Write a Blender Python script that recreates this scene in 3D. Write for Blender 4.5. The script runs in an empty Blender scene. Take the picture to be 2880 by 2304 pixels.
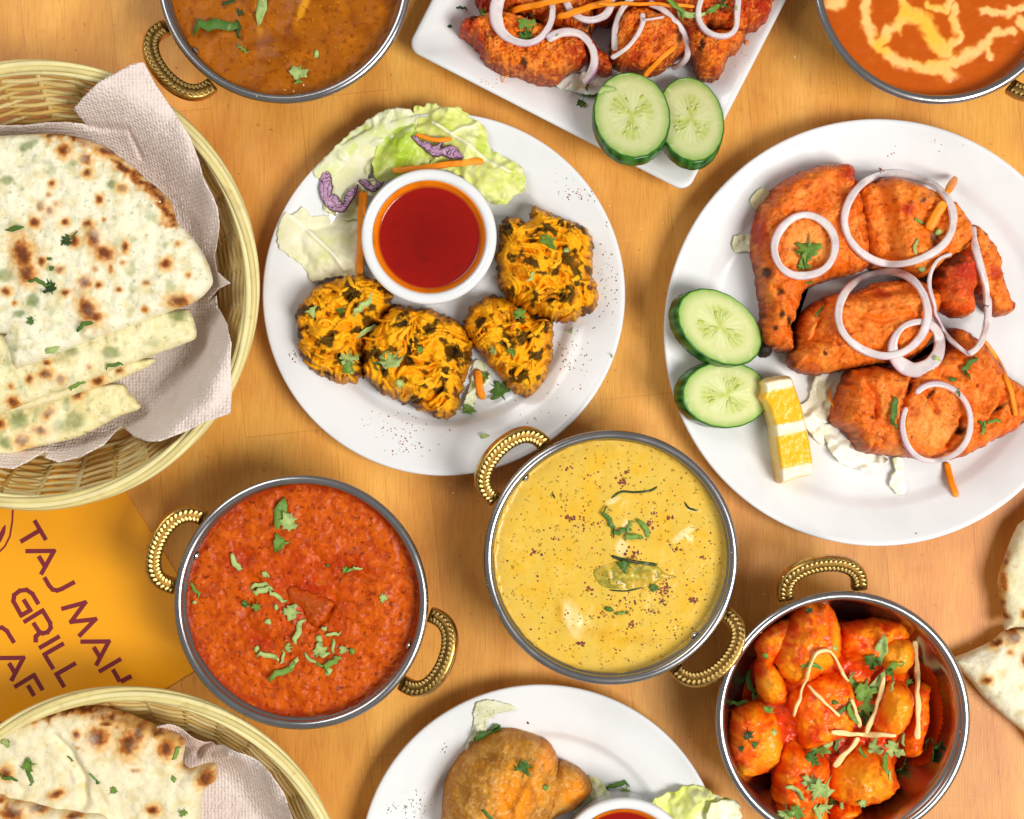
import bpy, bmesh, math, random
import numpy as np
from mathutils import Vector, Matrix
from mathutils.geometry import delaunay_2d_cdt
R = math.radians
PI = math.pi
rng = random.Random(7)
C = bpy.context.scene.collection
SC = bpy.context.scene

# ---------------------------------------------------------------- camera, world, lamps, exposure
U = 0.7115 / 2880          # metres on the table top for one pixel of the photograph
H = 1.05                   # camera height above the table top
cam = bpy.data.cameras.new('camera')
cam.sensor_width = 36
cam.angle = 2 * math.atan(0.7115 / 2 / H)
cam.clip_start, cam.clip_end = 0.05, 50
camo = bpy.data.objects.new('camera', cam)
camo.location = (0, 0, H)
C.objects.link(camo)
SC.camera = camo

SC.world = bpy.data.worlds.new('World')
SC.world.use_nodes = True
SC.world.node_tree.nodes['Background'].inputs[0].default_value = (1.0, 0.985, 0.965, 1)
SC.world.node_tree.nodes['Background'].inputs[1].default_value = 0.28


def lamp(name, loc, target, sx, sy, power, col):
    d = bpy.data.lights.new(name, 'AREA')
    d.shape = 'RECTANGLE'
    d.size, d.size_y, d.energy, d.color = sx, sy, power, col
    o = bpy.data.objects.new(name, d)
    o.location = loc
    o.rotation_euler = (Vector(target) - Vector(loc)).to_track_quat('-Z', 'Y').to_euler()
    C.objects.link(o)


lamp('key_softbox', (1.38, -0.72, 2.1), (0, 0, 0), 1.05, 1.05, 74, (1, 0.985, 0.96))
lamp('fill_softbox', (-1.0, 0.95, 1.5), (0, 0, 0), 0.9, 0.9, 12.5, (1, 0.99, 0.98))
SC.view_settings.view_transform = 'Standard'
SC.view_settings.look = 'None'
SC.view_settings.exposure = 0.0
SC.view_settings.gamma = 1.0
SC.render.film_transparent = False
try:
    SC.cycles.max_bounces = 8
    SC.cycles.use_denoising = True
    SC.cycles.sample_clamp_indirect = 6
except Exception:
    pass

# ---------------------------------------------------------------- numbers
CROP = dict(S=(0, 0, 1), D=(0, 0, 1.3358), C1=(0, 0, .5218), C2=(1000, 0, .6030), C3=(1800, 0, .5217), C4=(700, 250, .6377),
            C5=(1800, 800, .5009), C6=(0, 1300, .5821), C7=(400, 1250, .4929), C8=(1300, 1150, .4810), C9=(1950, 1550, .4370),
            C10=(1000, 1900, .5334), C11=(0, 1900, .4406), C12=(0, 150, .4348), C13=(0, 700, .4174),
            D1=(0, 1380, .3478), D2=(1150, 0, .3015), D3=(1700, 0, .3246), D4=(440, 0, .3340), D5=(760, 260, .3432))


def K(c, *p):
    x0, y0, s = CROP[c]
    return [(x0 + x * s, y0 + y * s) for x, y in p]


def W(px, py, z=0.0):
    k = U * (1 - z / H)
    return ((px - 1440) * k, (1152 - py) * k, z)


def lin(h):
    if not isinstance(h, str):
        return tuple(h)
    h = h.lstrip('#')
    v = [int(h[i:i + 2], 16) / 255 for i in (0, 2, 4)]
    return tuple(c / 12.92 if c <= .04045 else ((c + .055) / 1.055) ** 2.4 for c in v)


def A(h):
    return np.array(lin(h))


def perlin(x, y, seed=0):
    x = np.asarray(x, float) + seed * 17.13
    y = np.asarray(y, float) + seed * 5.71
    xi, yi = np.floor(x).astype(np.int64), np.floor(y).astype(np.int64)
    xf, yf = x - xi, y - yi

    def g(ix, iy, dx, dy):
        n = (ix * 374761393 + iy * 668265263 + seed * 1274126177) & 0xffffffff
        n = ((n ^ (n >> 13)) * 1274126177) & 0xffffffff
        n = (n ^ (n >> 16)) & 0xffff
        a = n / 65536.0 * 2 * PI
        return np.cos(a) * dx + np.sin(a) * dy
    u, v = xf ** 3 * (xf * (xf * 6 - 15) + 10), yf ** 3 * (yf * (yf * 6 - 15) + 10)
    a = g(xi, yi, xf, yf) * (1 - u) + g(xi + 1, yi, xf - 1, yf) * u
    b = g(xi, yi + 1, xf, yf - 1) * (1 - u) + g(xi + 1, yi + 1, xf - 1, yf - 1) * u
    return (a * (1 - v) + b * v) * 1.5


def fbm(x, y, o=4, seed=0, ridge=False):
    s, a, t = 0, 1.0, 0
    for i in range(o):
        n = perlin(np.asarray(x) * 2 ** i, np.asarray(y) * 2 ** i, seed + i * 3)
        if ridge:
            n = 1 - 2 * np.abs(n)
        s, t, a = s + n * a, t + a, a * .5
    return s / t


def streak(x, y, seed, wid=9, ln=55, turn=4.0, fr=110):
    """short curved ridges, like shreds lying in all directions"""
    out = None
    x, y = x - np.mean(x), y - np.mean(y)
    for k in range(2):
        a = turn * fbm(x / fr, y / fr, 2, seed + 31 * k) + k * 1.4
        u, v = x * np.cos(a) + y * np.sin(a), -x * np.sin(a) + y * np.cos(a)
        n = 1 - 2 * np.abs(perlin(u / ln, v / wid, seed + 7 * k))
        out = n if out is None else np.maximum(out, n - .25)
    return out


def sstep(a, b, x):
    t = np.clip((np.asarray(x, float) - a) / (b - a), 0, 1)
    return t * t * (3 - 2 * t)


def mix(a, b, t):
    t = np.asarray(t)[:, None]
    return a * (1 - t) + b * t


# ---------------------------------------------------------------- objects
def put(o, name, parent=None, label=None, cat=None, group=None, kind=None):
    C.objects.link(o)
    if parent is not None:
        o.parent = parent
    for k, v in (('label', label), ('category', cat), ('group', group), ('kind', kind)):
        if v:
            o[k] = v
    DIRTY[0] = True
    return o


DIRTY = [True]


def thing(name, label, cat, loc, rotz=0.0, group=None):
    o = bpy.data.objects.new(name, None)
    o.empty_display_size = .01
    o.location, o.rotation_euler = loc, (0, 0, rotz)
    return put(o, name, None, label, cat, group)


def world_loc(o):
    v = Vector((0, 0, 0))
    while o is not None:
        v += o.location
        o = o.parent
    return v


def mesh(name, V, F, mat, parent=None, cols=None, smooth=True, label=None, cat=None, group=None, kind=None, origin=None, local=False, mids=None):
    """one mesh object; V in world metres unless local"""
    V = np.asarray(V, float).reshape(-1, 3)
    if local:
        o0 = np.zeros(3)
    elif parent is not None:
        o0 = np.array(world_loc(parent))
    else:
        o0 = np.array(origin) if origin is not None else np.array([V[:, 0].mean(), V[:, 1].mean(), V[:, 2].min()])
    me = bpy.data.meshes.new(name)
    me.from_pydata((V - o0).tolist(), [], [tuple(f) for f in F])
    if smooth:
        me.polygons.foreach_set('use_smooth', [True] * len(me.polygons))
    for m in (mat if isinstance(mat, (list, tuple)) else [mat]):
        me.materials.append(m)
    if mids is not None:
        me.polygons.foreach_set('material_index', list(mids))
    if cols is not None:
        c4 = np.ones((len(V), 4))
        c4[:, :3] = np.clip(cols, 0, 1)
        at = me.color_attributes.new('Col', 'FLOAT_COLOR', 'POINT')
        at.data.foreach_set('color', c4.ravel())
    me.update()
    o = bpy.data.objects.new(name, me)
    if parent is None and not local:
        o.location = o0
    return put(o, name, parent, label, cat, group, kind)


class MB:
    """collects simple shapes into one mesh"""
    def __init__(s):
        s.V, s.F, s.Cc, s.n = [], [], [], 0

    def add(s, V, F, c=None):
        V = np.asarray(V, float).reshape(-1, 3)
        s.V.append(V)
        s.F += [tuple(int(i) + s.n for i in f) for f in F]
        s.n += len(V)
        if c is None:
            c = np.ones((len(V), 3))
        c = np.asarray(c, float)
        s.Cc.append(np.tile(c, (len(V), 1)) if c.ndim == 1 else c)

    def build(s, name, mat, parent=None, vcol=True, **kw):
        return mesh(name, np.concatenate(s.V), s.F, mat, parent, cols=np.concatenate(s.Cc) if vcol else None, **kw)


def lathe(prof, n=96, rfun=None):
    """profile of (r, z); closed where r is 0"""
    V, F, rows = [], [], []
    for r, z in prof:
        if r < 1e-7:
            rows.append([len(V)])
            V.append((0, 0, z))
        else:
            rows.append(list(range(len(V), len(V) + n)))
            for i in range(n):
                a = 2 * PI * i / n
                V.append((r * math.cos(a), r * math.sin(a), z))
    for a, b in zip(rows, rows[1:]):
        if len(a) == 1 and len(b) == 1:
            continue
        for i in range(n):
            j = (i + 1) % n
            if len(a) == 1:
                F.append((a[0], b[j], b[i]))
            elif len(b) == 1:
                F.append((a[i], a[j], b[0]))
            else:
                F.append((a[i], a[j], b[j], b[i]))
    return np.array(V), F


def sweep(path, a, b, n=8, closed=False, sq=1.0, up=(0, 0, 1), twist=None, cap=True):
    """tube of half width a (sideways) and half height b (along up); a, b scalars or arrays"""
    P = np.asarray(path, float)
    m = len(P)
    a, b = np.broadcast_to(a, m), np.broadcast_to(b, m)
    if closed:
        T = np.roll(P, -1, 0) - np.roll(P, 1, 0)
    else:
        T = np.gradient(P, axis=0)
    T /= np.linalg.norm(T, axis=1)[:, None] + 1e-12
    upv = np.asarray(up, float)
    upv = np.tile(upv, (m, 1)) if upv.ndim == 1 else upv
    S = np.cross(T, upv)
    S /= np.linalg.norm(S, axis=1)[:, None] + 1e-12
    N = np.cross(S, T)
    if twist is not None:
        tw = np.broadcast_to(twist, m)[:, None]
        S, N = S * np.cos(tw) + N * np.sin(tw), N * np.cos(tw) - S * np.sin(tw)
    V = np.zeros((m, n, 3))
    ang = np.arange(n) * 2 * PI / n + (PI / n if sq != 1 else 0)
    cs = np.sign(np.cos(ang)) * np.abs(np.cos(ang)) ** sq
    sn = np.sign(np.sin(ang)) * np.abs(np.sin(ang)) ** sq
    V = P[:, None, :] + S[:, None, :] * (a[:, None] * cs[None])[:, :, None] + N[:, None, :] * (b[:, None] * sn[None])[:, :, None]
    F = []
    for i in range(m if closed else m - 1):
        k = (i + 1) % m
        for j in range(n):
            l = (j + 1) % n
            F.append((i * n + j, i * n + l, k * n + l, k * n + j))
    if not closed and cap:
        F.append(tuple(range(n))[::-1])
        F.append(tuple((m - 1) * n + j for j in range(n)))
    side = np.tile(cs, m)
    along = np.repeat(np.linspace(0, 1, m), n)
    return V.reshape(-1, 3), F, side, along


def crom(pts, step, closed=True, sharp=False):
    """smooth curve through points, resampled every `step`"""
    P = np.asarray(pts, float)
    n = len(P)
    out = []
    segs = n if closed else n - 1
    for i in range(segs):
        if closed:
            p0, p1, p2, p3 = P[(i - 1) % n], P[i], P[(i + 1) % n], P[(i + 2) % n]
        else:
            p0, p1, p2, p3 = P[max(i - 1, 0)], P[i], P[i + 1], P[min(i + 2, n - 1)]
        k = max(1, int(round(np.linalg.norm(p2 - p1) / step)))
        for j in range(k):
            t = j / k
            if sharp:
                out.append(p1 * (1 - t) + p2 * t)
            else:
                out.append(.5 * (2 * p1 + (p2 - p0) * t + (2 * p0 - 5 * p1 + 4 * p2 - p3) * t * t + (3 * p1 - p0 - 3 * p2 + p3) * t ** 3))
    if not closed:
        out.append(P[-1])
    return np.array(out)


def inside(P, B):
    r = np.zeros(len(P), bool)
    x, y = P[:, 0], P[:, 1]
    for (x1, y1), (x2, y2) in zip(B, np.roll(B, -1, 0)):
        if y1 == y2:
            continue
        c = ((y1 > y) != (y2 > y)) & (x < (x2 - x1) * (y - y1) / (y2 - y1) + x1)
        r ^= c
    return r


def dist(P, B, closed=True):
    d = np.full(len(P), 1e9)
    Q = np.roll(B, -1, 0) if closed else B[1:]
    for a, b in zip(B if closed else B[:-1], Q):
        ab = b - a
        t = np.clip(((P - a) @ ab) / (ab @ ab + 1e-9), 0, 1)
        e = P - a - t[:, None] * ab
        d = np.minimum(d, e[:, 0] ** 2 + e[:, 1] ** 2)
    return np.sqrt(d)


def patch(outline, sp, sharp=False, rough=0.0, seed=1):
    """triangulated area inside an outline (photo pixels)"""
    B = crom(outline, sp, True, sharp)
    if rough:
        c = B.mean(0)
        nx = fbm(B[:, 0] / 18, B[:, 1] / 18, 3, seed)
        ny = fbm(B[:, 0] / 18, B[:, 1] / 18, 3, seed + 9)
        B = B + rough * np.stack([nx, ny], 1)
    lo, hi = B.min(0), B.max(0)
    xs = np.arange(lo[0], hi[0], sp)
    ys = np.arange(lo[1], hi[1], sp * .87)
    X, Y = np.meshgrid(xs, ys)
    X = X + (np.arange(len(ys)) % 2)[:, None] * sp / 2
    P = np.stack([X.ravel(), Y.ravel()], 1)
    rs = np.random.RandomState(seed)
    P += (rs.rand(*P.shape) - .5) * sp * .35
    P = P[inside(P, B)]
    d = dist(P, B)
    k = d > sp * .55
    P, d = P[k], d[k]
    nb = len(B)
    pts = [Vector(p) for p in B] + [Vector(p) for p in P]
    v, e, f, ov, oe, of = delaunay_2d_cdt(pts, [(i, (i + 1) % nb) for i in range(nb)], [], 1, 1e-6)
    V = np.array([(p[0], p[1]) for p in v])
    first = [o[0] if o else -1 for o in ov]
    dd = np.concatenate([np.zeros(nb), d])
    D = np.array([dd[i] if i >= 0 else 0 for i in first])
    T = []
    for t in f:
        a, b, c = V[t[0]], V[t[1]], V[t[2]]
        T.append(tuple(t) if (b[0] - a[0]) * (c[1] - a[1]) - (b[1] - a[1]) * (c[0] - a[0]) < 0 else tuple(t)[::-1])
    loop = {}
    pos = {o: i for i, o in enumerate(first)}
    bl = [pos[i] for i in range(nb) if i in pos]
    return V, T, D, bl


def flatW(V2, zref):
    k = U * (1 - zref / H)
    return (V2[:, 0] - 1440) * k, (1152 - V2[:, 1]) * k


def mound(name, outline, zb, h, mat, width=60, edge=.002, pw=.5, sp=5, rough=0, nz=(), zref=None, colf=None, seed=1, inset=4, sharp=False, tilt=None, zf=None, under=None, **kw):
    """a solid lump: domed top over a traced outline, rounded side, flat underside"""
    V2, T, D, bl = patch(outline, sp, sharp, rough, seed)
    zref = zb + h * .6 if zref is None else zref
    t = np.clip(D / width, 0, 1)
    dome = (1 - (1 - t) ** 2) ** pw
    z = zb + edge + h * dome
    det = np.zeros(len(V2))
    for fr, am, kind in nz:
        if kind == 'r':
            n = fbm(V2[:, 0] / fr, V2[:, 1] / fr, 3, seed, True)
        elif kind == 'b':
            n = np.abs(fbm(V2[:, 0] / fr, V2[:, 1] / fr, 3, seed + 5)) * 2 - .5
        else:
            n = fbm(V2[:, 0] / fr, V2[:, 1] / fr, 3, seed + 2)
        det += n * am
    z = z + det * np.clip(D / 14, 0.15, 1)
    if zf is not None:
        z = z + zf(V2[:, 0], V2[:, 1], D)
    if hasattr(colf, 'blister'):
        z = z + .0013 * spots(V2[:, 0], V2[:, 1], colf.blister, 7, .5, .3) * np.clip(D / 12, 0, 1)
    if tilt is not None:
        z = z + (V2[:, 0] - V2[:, 0].mean()) * tilt[0] + (V2[:, 1] - V2[:, 1].mean()) * tilt[1]
    z = np.maximum(z, zb + .0004)
    x, y = flatW(V2, zref)
    Vt = np.stack([x, y, z], 1)
    c2 = V2[bl].mean(0)
    B = V2[bl]
    nb = len(bl)
    tang = np.roll(B, -1, 0) - np.roll(B, 1, 0)
    nrm = np.stack([-tang[:, 1], tang[:, 0]], 1)
    nrm /= np.linalg.norm(nrm, axis=1)[:, None] + 1e-9
    area = np.sum(B[:, 0] * np.roll(B[:, 1], -1) - B[:, 1] * np.roll(B[:, 0], -1))
    nrm *= 1 if area > 0 else -1      # inward
    Bi = B + nrm * inset
    xb, yb = flatW(Bi, zref)
    Vb = np.stack([xb, yb, np.full(nb, zb)], 1)
    if tilt is not None:
        Vb[:, 2] += np.minimum((Bi[:, 0] - V2[:, 0].mean()) * tilt[0] + (Bi[:, 1] - V2[:, 1].mean()) * tilt[1], 0) * 0
    n0 = len(Vt)
    F = list(T)
    for i in range(nb):
        j = (i + 1) % nb
        q = (bl[i], n0 + i, n0 + j, bl[j])
        F.append(q if area < 0 else q[::-1])
    F.append(tuple(n0 + i for i in range(nb)) if area > 0 else tuple(n0 + i for i in range(nb))[::-1])
    cols = None
    if colf is not None:
        ct = colf(V2[:, 0], V2[:, 1], D, det)
        cols = np.concatenate([ct, ct[bl] if under is None else np.tile(A(under), (nb, 1))])
    return mesh(name, np.concatenate([Vt, Vb]), F, mat, cols=cols, **kw)


def sheet(name, outline, zf, th, mat, sp=6, zref=.05, colf=None, seed=1, rough=0, sharp=False, **kw):
    """a thin leaf or paper with real thickness, height from zf(px, py, d)"""
    V2, T, D, bl = patch(outline, sp, sharp, rough, seed)
    z = zf(V2[:, 0], V2[:, 1], D)
    x, y = flatW(V2, zref)
    Vt = np.stack([x, y, z], 1)
    Vb = Vt - np.array([0, 0, th])
    n0 = len(Vt)
    F = list(T) + [tuple(i + n0 for i in t[::-1]) for t in T]
    B = V2[bl]
    area = np.sum(B[:, 0] * np.roll(B[:, 1], -1) - B[:, 1] * np.roll(B[:, 0], -1))
    for i in range(len(bl)):
        a, b = bl[i], bl[(i + 1) % len(bl)]
        q = (a, a + n0, b + n0, b)
        F.append(q if area < 0 else q[::-1])
    cols = None
    if colf is not None:
        c = colf(V2[:, 0], V2[:, 1], D, z)
        cols = np.concatenate([c, c])
    return mesh(name, np.concatenate([Vt, Vb]), F, mat, cols=cols, **kw)


def spots(x, y, L, seed=3, soft=.35, wob=.35):
    """mask of brown spots; L = (x, y, rx, ry, angle)"""
    m = np.zeros(len(x))
    n = fbm(x / 14, y / 14, 3, seed)
    for s in L:
        cx, cy, rx = s[:3]
        ry = s[3] if len(s) > 3 else rx
        a = R(s[4]) if len(s) > 4 else 0
        dx, dy = x - cx, y - cy
        u, v = (dx * math.cos(a) + dy * math.sin(a)) / rx, (-dx * math.sin(a) + dy * math.cos(a)) / ry
        d = np.sqrt(u * u + v * v) + n * wob
        m = np.maximum(m, 1 - sstep(1 - soft, 1 + soft, d))
    return m


def cast(px, py):
    if DIRTY[0]:
        bpy.context.view_layer.update()
        DIRTY[0] = False
    o = Vector((0, 0, H))
    d = (Vector(W(px, py, 0)) - o).normalized()
    ok, loc, nor, idx, ob, mt = SC.ray_cast(bpy.context.evaluated_depsgraph_get(), o + d * .06, d)
    return (loc, nor) if ok else (Vector(W(px, py, 0)), Vector((0, 0, 1)))


def drape(path, off=.001, win=3, sm=2, closed=False, lift=None):
    """lay a pixel path on whatever lies below it -> smooth world path"""
    z = np.array([cast(x, y)[0].z for x, y in path])
    n = len(z)

    def at(i):
        return i % n if closed else min(max(i, 0), n - 1)
    zm = np.array([max(z[at(i + k)] for k in range(-win, win + 1)) for i in range(n)])
    for _ in range(sm):
        zm = np.array([(zm[at(i - 2)] + 2 * zm[at(i - 1)] + 3 * zm[i] + 2 * zm[at(i + 1)] + zm[at(i + 2)]) / 9 for i in range(n)])
    zm = zm + off
    if lift is not None:
        zm = zm + lift
    return np.array([W(x, y, zz) for (x, y), zz in zip(path, zm)])


# ---------------------------------------------------------------- materials
MAT = {}


def M(name, base='#808080', vcol=False, var=(), rough=.5, rvar=0, metal=0, spec=.5, bump=(), sss=0, sssr=(.004, .002, .001), coat=0, trans=0, coords='Object', stretch=None, fine=None):
    """principled material; var = ((colour, scale, lo, hi, strength, detail), ...) noise layers over the base colour; bump = ((scale, strength, dist, kind), ...)"""
    m = bpy.data.materials.new(name)
    m.use_nodes = True
    nt = m.node_tree
    N, L = nt.nodes, nt.links
    p = N['Principled BSDF']
    tc = N.new('ShaderNodeTexCoord').outputs[coords]
    if stretch:
        mp = N.new('ShaderNodeMapping')
        mp.inputs['Scale'].default_value = stretch[:3]
        if len(stretch) > 3:
            mp.inputs['Rotation'].default_value = (0, 0, stretch[3])
        L.new(tc, mp.inputs[0])
        tc = mp.outputs[0]
    if vcol:
        at = N.new('ShaderNodeAttribute')
        at.attribute_name = 'Col'
        col = at.outputs['Color']
    else:
        rgb = N.new('ShaderNodeRGB')
        rgb.outputs[0].default_value = (*lin(base), 1)
        col = rgb.outputs[0]
    for v in var:
        c, sc, lo, hi, st = v[:5]
        kind = v[6] if len(v) > 6 else 'noise'
        if kind == 'noise':
            t = N.new('ShaderNodeTexNoise')
            t.inputs['Scale'].default_value = sc
            t.inputs['Detail'].default_value = v[5] if len(v) > 5 else 4
            out = t.outputs[0]
        else:
            t = N.new('ShaderNodeTexVoronoi')
            t.inputs['Scale'].default_value = sc
            out = t.outputs['Distance']
        L.new(tc, t.inputs['Vector'])
        mr = N.new('ShaderNodeMapRange')
        mr.interpolation_type = 'SMOOTHSTEP'
        for i, q in enumerate((lo, hi, 0, st)):
            mr.inputs[1 + i].default_value = q
        L.new(out, mr.inputs[0])
        mx = N.new('ShaderNodeMix')
        mx.data_type = 'RGBA'
        L.new(mr.outputs[0], mx.inputs['Factor'])
        L.new(col, mx.inputs['A'])
        mx.inputs['B'].default_value = (*lin(c), 1)
        col = mx.outputs['Result']
    L.new(col, p.inputs['Base Color'])
    p.inputs['Roughness'].default_value = rough
    p.inputs['Metallic'].default_value = metal
    p.inputs['Specular IOR Level'].default_value = spec
    if coat:
        p.inputs['Coat Weight'].default_value = coat
        p.inputs['Coat Roughness'].default_value = .12
    if trans:
        p.inputs['Transmission Weight'].default_value = trans
        p.inputs['IOR'].default_value = 1.35
    if sss:
        p.inputs['Subsurface Weight'].default_value = sss
        p.inputs['Subsurface Radius'].default_value = sssr
        p.inputs['Subsurface Scale'].default_value = 1
    if rvar:
        t = N.new('ShaderNodeTexNoise')
        t.inputs['Scale'].default_value = rvar[0]
        L.new(tc, t.inputs['Vector'])
        mr = N.new('ShaderNodeMapRange')
        mr.inputs[1].default_value, mr.inputs[2].default_value = .3, .7
        mr.inputs[3].default_value, mr.inputs[4].default_value = rvar[1], rvar[2]
        L.new(t.outputs[0], mr.inputs[0])
        L.new(mr.outputs[0], p.inputs['Roughness'])
    prev = None
    for b in bump:
        sc, st, ds = b[:3]
        kind = b[3] if len(b) > 3 else 'noise'
        t = N.new('ShaderNodeTexVoronoi' if kind in ('vor', 'dots') else 'ShaderNodeTexNoise')
        t.inputs['Scale'].default_value = sc
        if kind == 'noise':
            t.inputs['Detail'].default_value = 5
        if kind == 'dots':
            t.inputs['Randomness'].default_value = .25
        L.new(tc, t.inputs['Vector'])
        bp = N.new('ShaderNodeBump')
        bp.inputs['Strength'].default_value = st
        bp.inputs['Distance'].default_value = ds
        L.new(t.outputs['Distance' if kind in ('vor', 'dots') else 0], bp.inputs['Height'])
        if prev is not None:
            L.new(prev, bp.inputs['Normal'])
        prev = bp.outputs[0]
    if prev is not None:
        L.new(prev, p.inputs['Normal'])
    MAT[name] = m
    return m
# ---------------------------------------------------------------- materials of the setting and the tableware
def wood():
    m = bpy.data.materials.new('beech_wood')
    m.use_nodes = True
    nt = m.node_tree
    N, L = nt.nodes, nt.links
    p = N['Principled BSDF']
    tc = N.new('ShaderNodeTexCoord')

    def noise(scale, sx, sy, rot, detail=5, ro=.6, dist=0):
        mp = N.new('ShaderNodeMapping')
        mp.inputs['Rotation'].default_value = (0, 0, rot)
        mp.inputs['Scale'].default_value = (sx, sy, 1)
        L.new(tc.outputs['Object'], mp.inputs[0])
        t = N.new('ShaderNodeTexNoise')
        t.inputs['Scale'].default_value = scale
        t.inputs['Detail'].default_value = detail
        t.inputs['Roughness'].default_value = ro
        t.inputs['Distortion'].default_value = dist
        L.new(mp.outputs[0], t.inputs['Vector'])
        return t.outputs[0]

    def ramp(src, stops):
        r = N.new('ShaderNodeValToRGB')
        e = r.color_ramp.elements
        e[0].position, e[0].color = stops[0][0], (*lin(stops[0][1]), 1)
        e[1].position, e[1].color = stops[-1][0], (*lin(stops[-1][1]), 1)
        for q, c in stops[1:-1]:
            k = e.new(q)
            k.color = (*lin(c), 1)
        L.new(src, r.inputs[0])
        return r.outputs[0]

    def mixc(a, b, fac, mode='MULTIPLY'):
        x = N.new('ShaderNodeMix')
        x.data_type = 'RGBA'
        x.blend_type = mode
        if isinstance(fac, float):
            x.inputs['Factor'].default_value = fac
        else:
            L.new(fac, x.inputs['Factor'])
        L.new(a, x.inputs['A'])
        L.new(b, x.inputs['B'])
        return x.outputs['Result']
    c = ramp(noise(9, 3.0, .45, R(-8), 4, .55, .6), [(.25, '#dd9b40'), (.5, '#efb04e'), (.75, '#f9c262')])
    pores = ramp(noise(160, 4.5, .22, R(-9), 4, .7), [(.36, '#b98452'), (.48, '#ffffff'), (1, '#ffffff')])
    c = mixc(c, pores, .22)
    fib = ramp(noise(420, 3.0, .12, R(-9), 2, .6), [(.3, '#cfa987'), (.6, '#ffffff')])
    c = mixc(c, fib, .3)
    wear = ramp(noise(4.2, 1, 1, 0, 5, .6), [(.40, '#ffffff'), (.66, '#d9b6ac')])
    c = mixc(c, wear, .8)
    # glued staves: slight tone steps from stave to stave
    br = N.new('ShaderNodeTexBrick')
    br.inputs['Scale'].default_value = 1
    br.inputs['Brick Width'].default_value = .46
    br.inputs['Row Height'].default_value = .062
    br.inputs['Mortar Size'].default_value = .0003
    br.inputs['Color1'].default_value = (.88, .86, .84, 1)
    br.inputs['Color2'].default_value = (1, 1, 1, 1)
    br.inputs['Mortar'].default_value = (.72, .62, .52, 1)
    mp = N.new('ShaderNodeMapping')
    mp.inputs['Rotation'].default_value = (0, 0, R(84))
    L.new(tc.outputs['Object'], mp.inputs[0])
    L.new(mp.outputs[0], br.inputs[0])
    c = mixc(c, br.outputs[0], .75)
    scr = ramp(noise(60, .25, 9, R(35), 3, .7), [(.66, '#000000'), (.72, '#ffffff')])
    pale = N.new('ShaderNodeRGB')
    pale.outputs[0].default_value = (*lin('#e9c69a'), 1)
    ms = N.new('ShaderNodeMath')
    ms.operation = 'MULTIPLY'
    ms.inputs[1].default_value = .3
    L.new(scr, ms.inputs[0])
    c = mixc(c, pale.outputs[0], ms.outputs[0], 'MIX')
    stn = ramp(noise(26, 1, 1, 0, 6, .7), [(.60, '#ffffff'), (.70, '#d8a878'), (.78, '#ffffff')])
    c = mixc(c, stn, .35)
    fl = ramp(noise(230, 1, 1, 0, 2, .5), [(.70, '#ffffff'), (.76, '#b57a44')])
    c = mixc(c, fl, .5)
    L.new(c, p.inputs['Base Color'])
    p.inputs['Roughness'].default_value = .42
    p.inputs['Specular IOR Level'].default_value = .35
    b = N.new('ShaderNodeBump')
    b.inputs['Strength'].default_value = .25
    b.inputs['Distance'].default_value = .0006
    L.new(noise(300, 4, .2, R(-9), 3), b.inputs['Height'])
    L.new(b.outputs[0], p.inputs['Normal'])
    return m


M('porcelain', '#e2e2e1', rough=.16, spec=.5, coat=.25, var=(('#d9d9d7', 30, .45, .7, .5),))
M('steel', '#a9a6a5', metal=1, rough=.22, rvar=(60, .18, .28))
M('rivet_steel', '#cfccc8', metal=1, rough=.2)
M('brass', '#d3aa5e', metal=1, rough=.3, rvar=(300, .22, .42), var=(('#7d5a24', 160, .5, .75, .7),), bump=((500, .1, .0004),))
M('brass_bright', '#cfac66', metal=1, rough=.42, var=(('#b08a48', 300, .5, .8, .5),))
M('brass_dark', '#7d5c2a', metal=1, rough=.5, var=(('#4a3414', 400, .4, .7, .7),))
M('straw', vcol=True, rough=.5, spec=.4, var=(('#b98f4a', 120, .55, .75, .4), ('#f0e2ae', 60, .55, .8, .35)), bump=((900, .25, .0006),), stretch=(1, 1, 1))
M('paper', '#e8d8ce', rough=.95, spec=.1, var=(('#dcc8bc', 40, .4, .7, .5),), bump=((430, .8, .0011, 'dots'), (900, .3, .0005)))
M('card_paper', '#f2a410', rough=.33, spec=.45, coat=.2)
M('print_ink', '#7a1f2a', rough=.45)
MAT['wood'] = wood()


# ---------------------------------------------------------------- table top
def box(x0, x1, y0, y1, z0, z1):
    V = [(x, y, z) for z in (z0, z1) for x, y in ((x0, y0), (x1, y0), (x1, y1), (x0, y1))]
    return V, [(0, 3, 2, 1), (4, 5, 6, 7), (0, 1, 5, 4), (1, 2, 6, 5), (2, 3, 7, 6), (3, 0, 4, 7)]


V, F = box(-.85, .85, -.72, .72, -.03, 0)
mesh('table', V, F, MAT['wood'], smooth=False, kind='structure', label='pale orange beech wood table top with fine grain', origin=(0, 0, 0))

# ---------------------------------------------------------------- printed card
cd = K('D', (261, 1029), (470, 1364))
e = np.array(cd[1]) - np.array(cd[0])
nn = np.array([-e[1], e[0]])
nn = nn / np.linalg.norm(nn)
if nn[0] > 0:
    nn = -nn
en = e / np.linalg.norm(e)
p0 = np.array(cd[0]) - en * 260
p1 = np.array(cd[1]) + en * 12
quad = [p0, p1, p1 + nn * 780, p0 + nn * 780]
CARD = thing('printed_card', 'orange printed card with dark red lettering lying under the baskets and red curry bowl', 'card', W(160, 1700, .0), 0)
qs = [W(q[0], q[1], .0009) for q in quad]
Vc = [(x, y, z - .0006) for x, y, z in qs] + qs
mesh('card_sheet', Vc, [(3, 2, 1, 0), (4, 5, 6, 7), (0, 1, 5, 4), (1, 2, 6, 5), (2, 3, 7, 6), (3, 0, 4, 7)][:], MAT['card_paper'], CARD, smooth=False)


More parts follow.
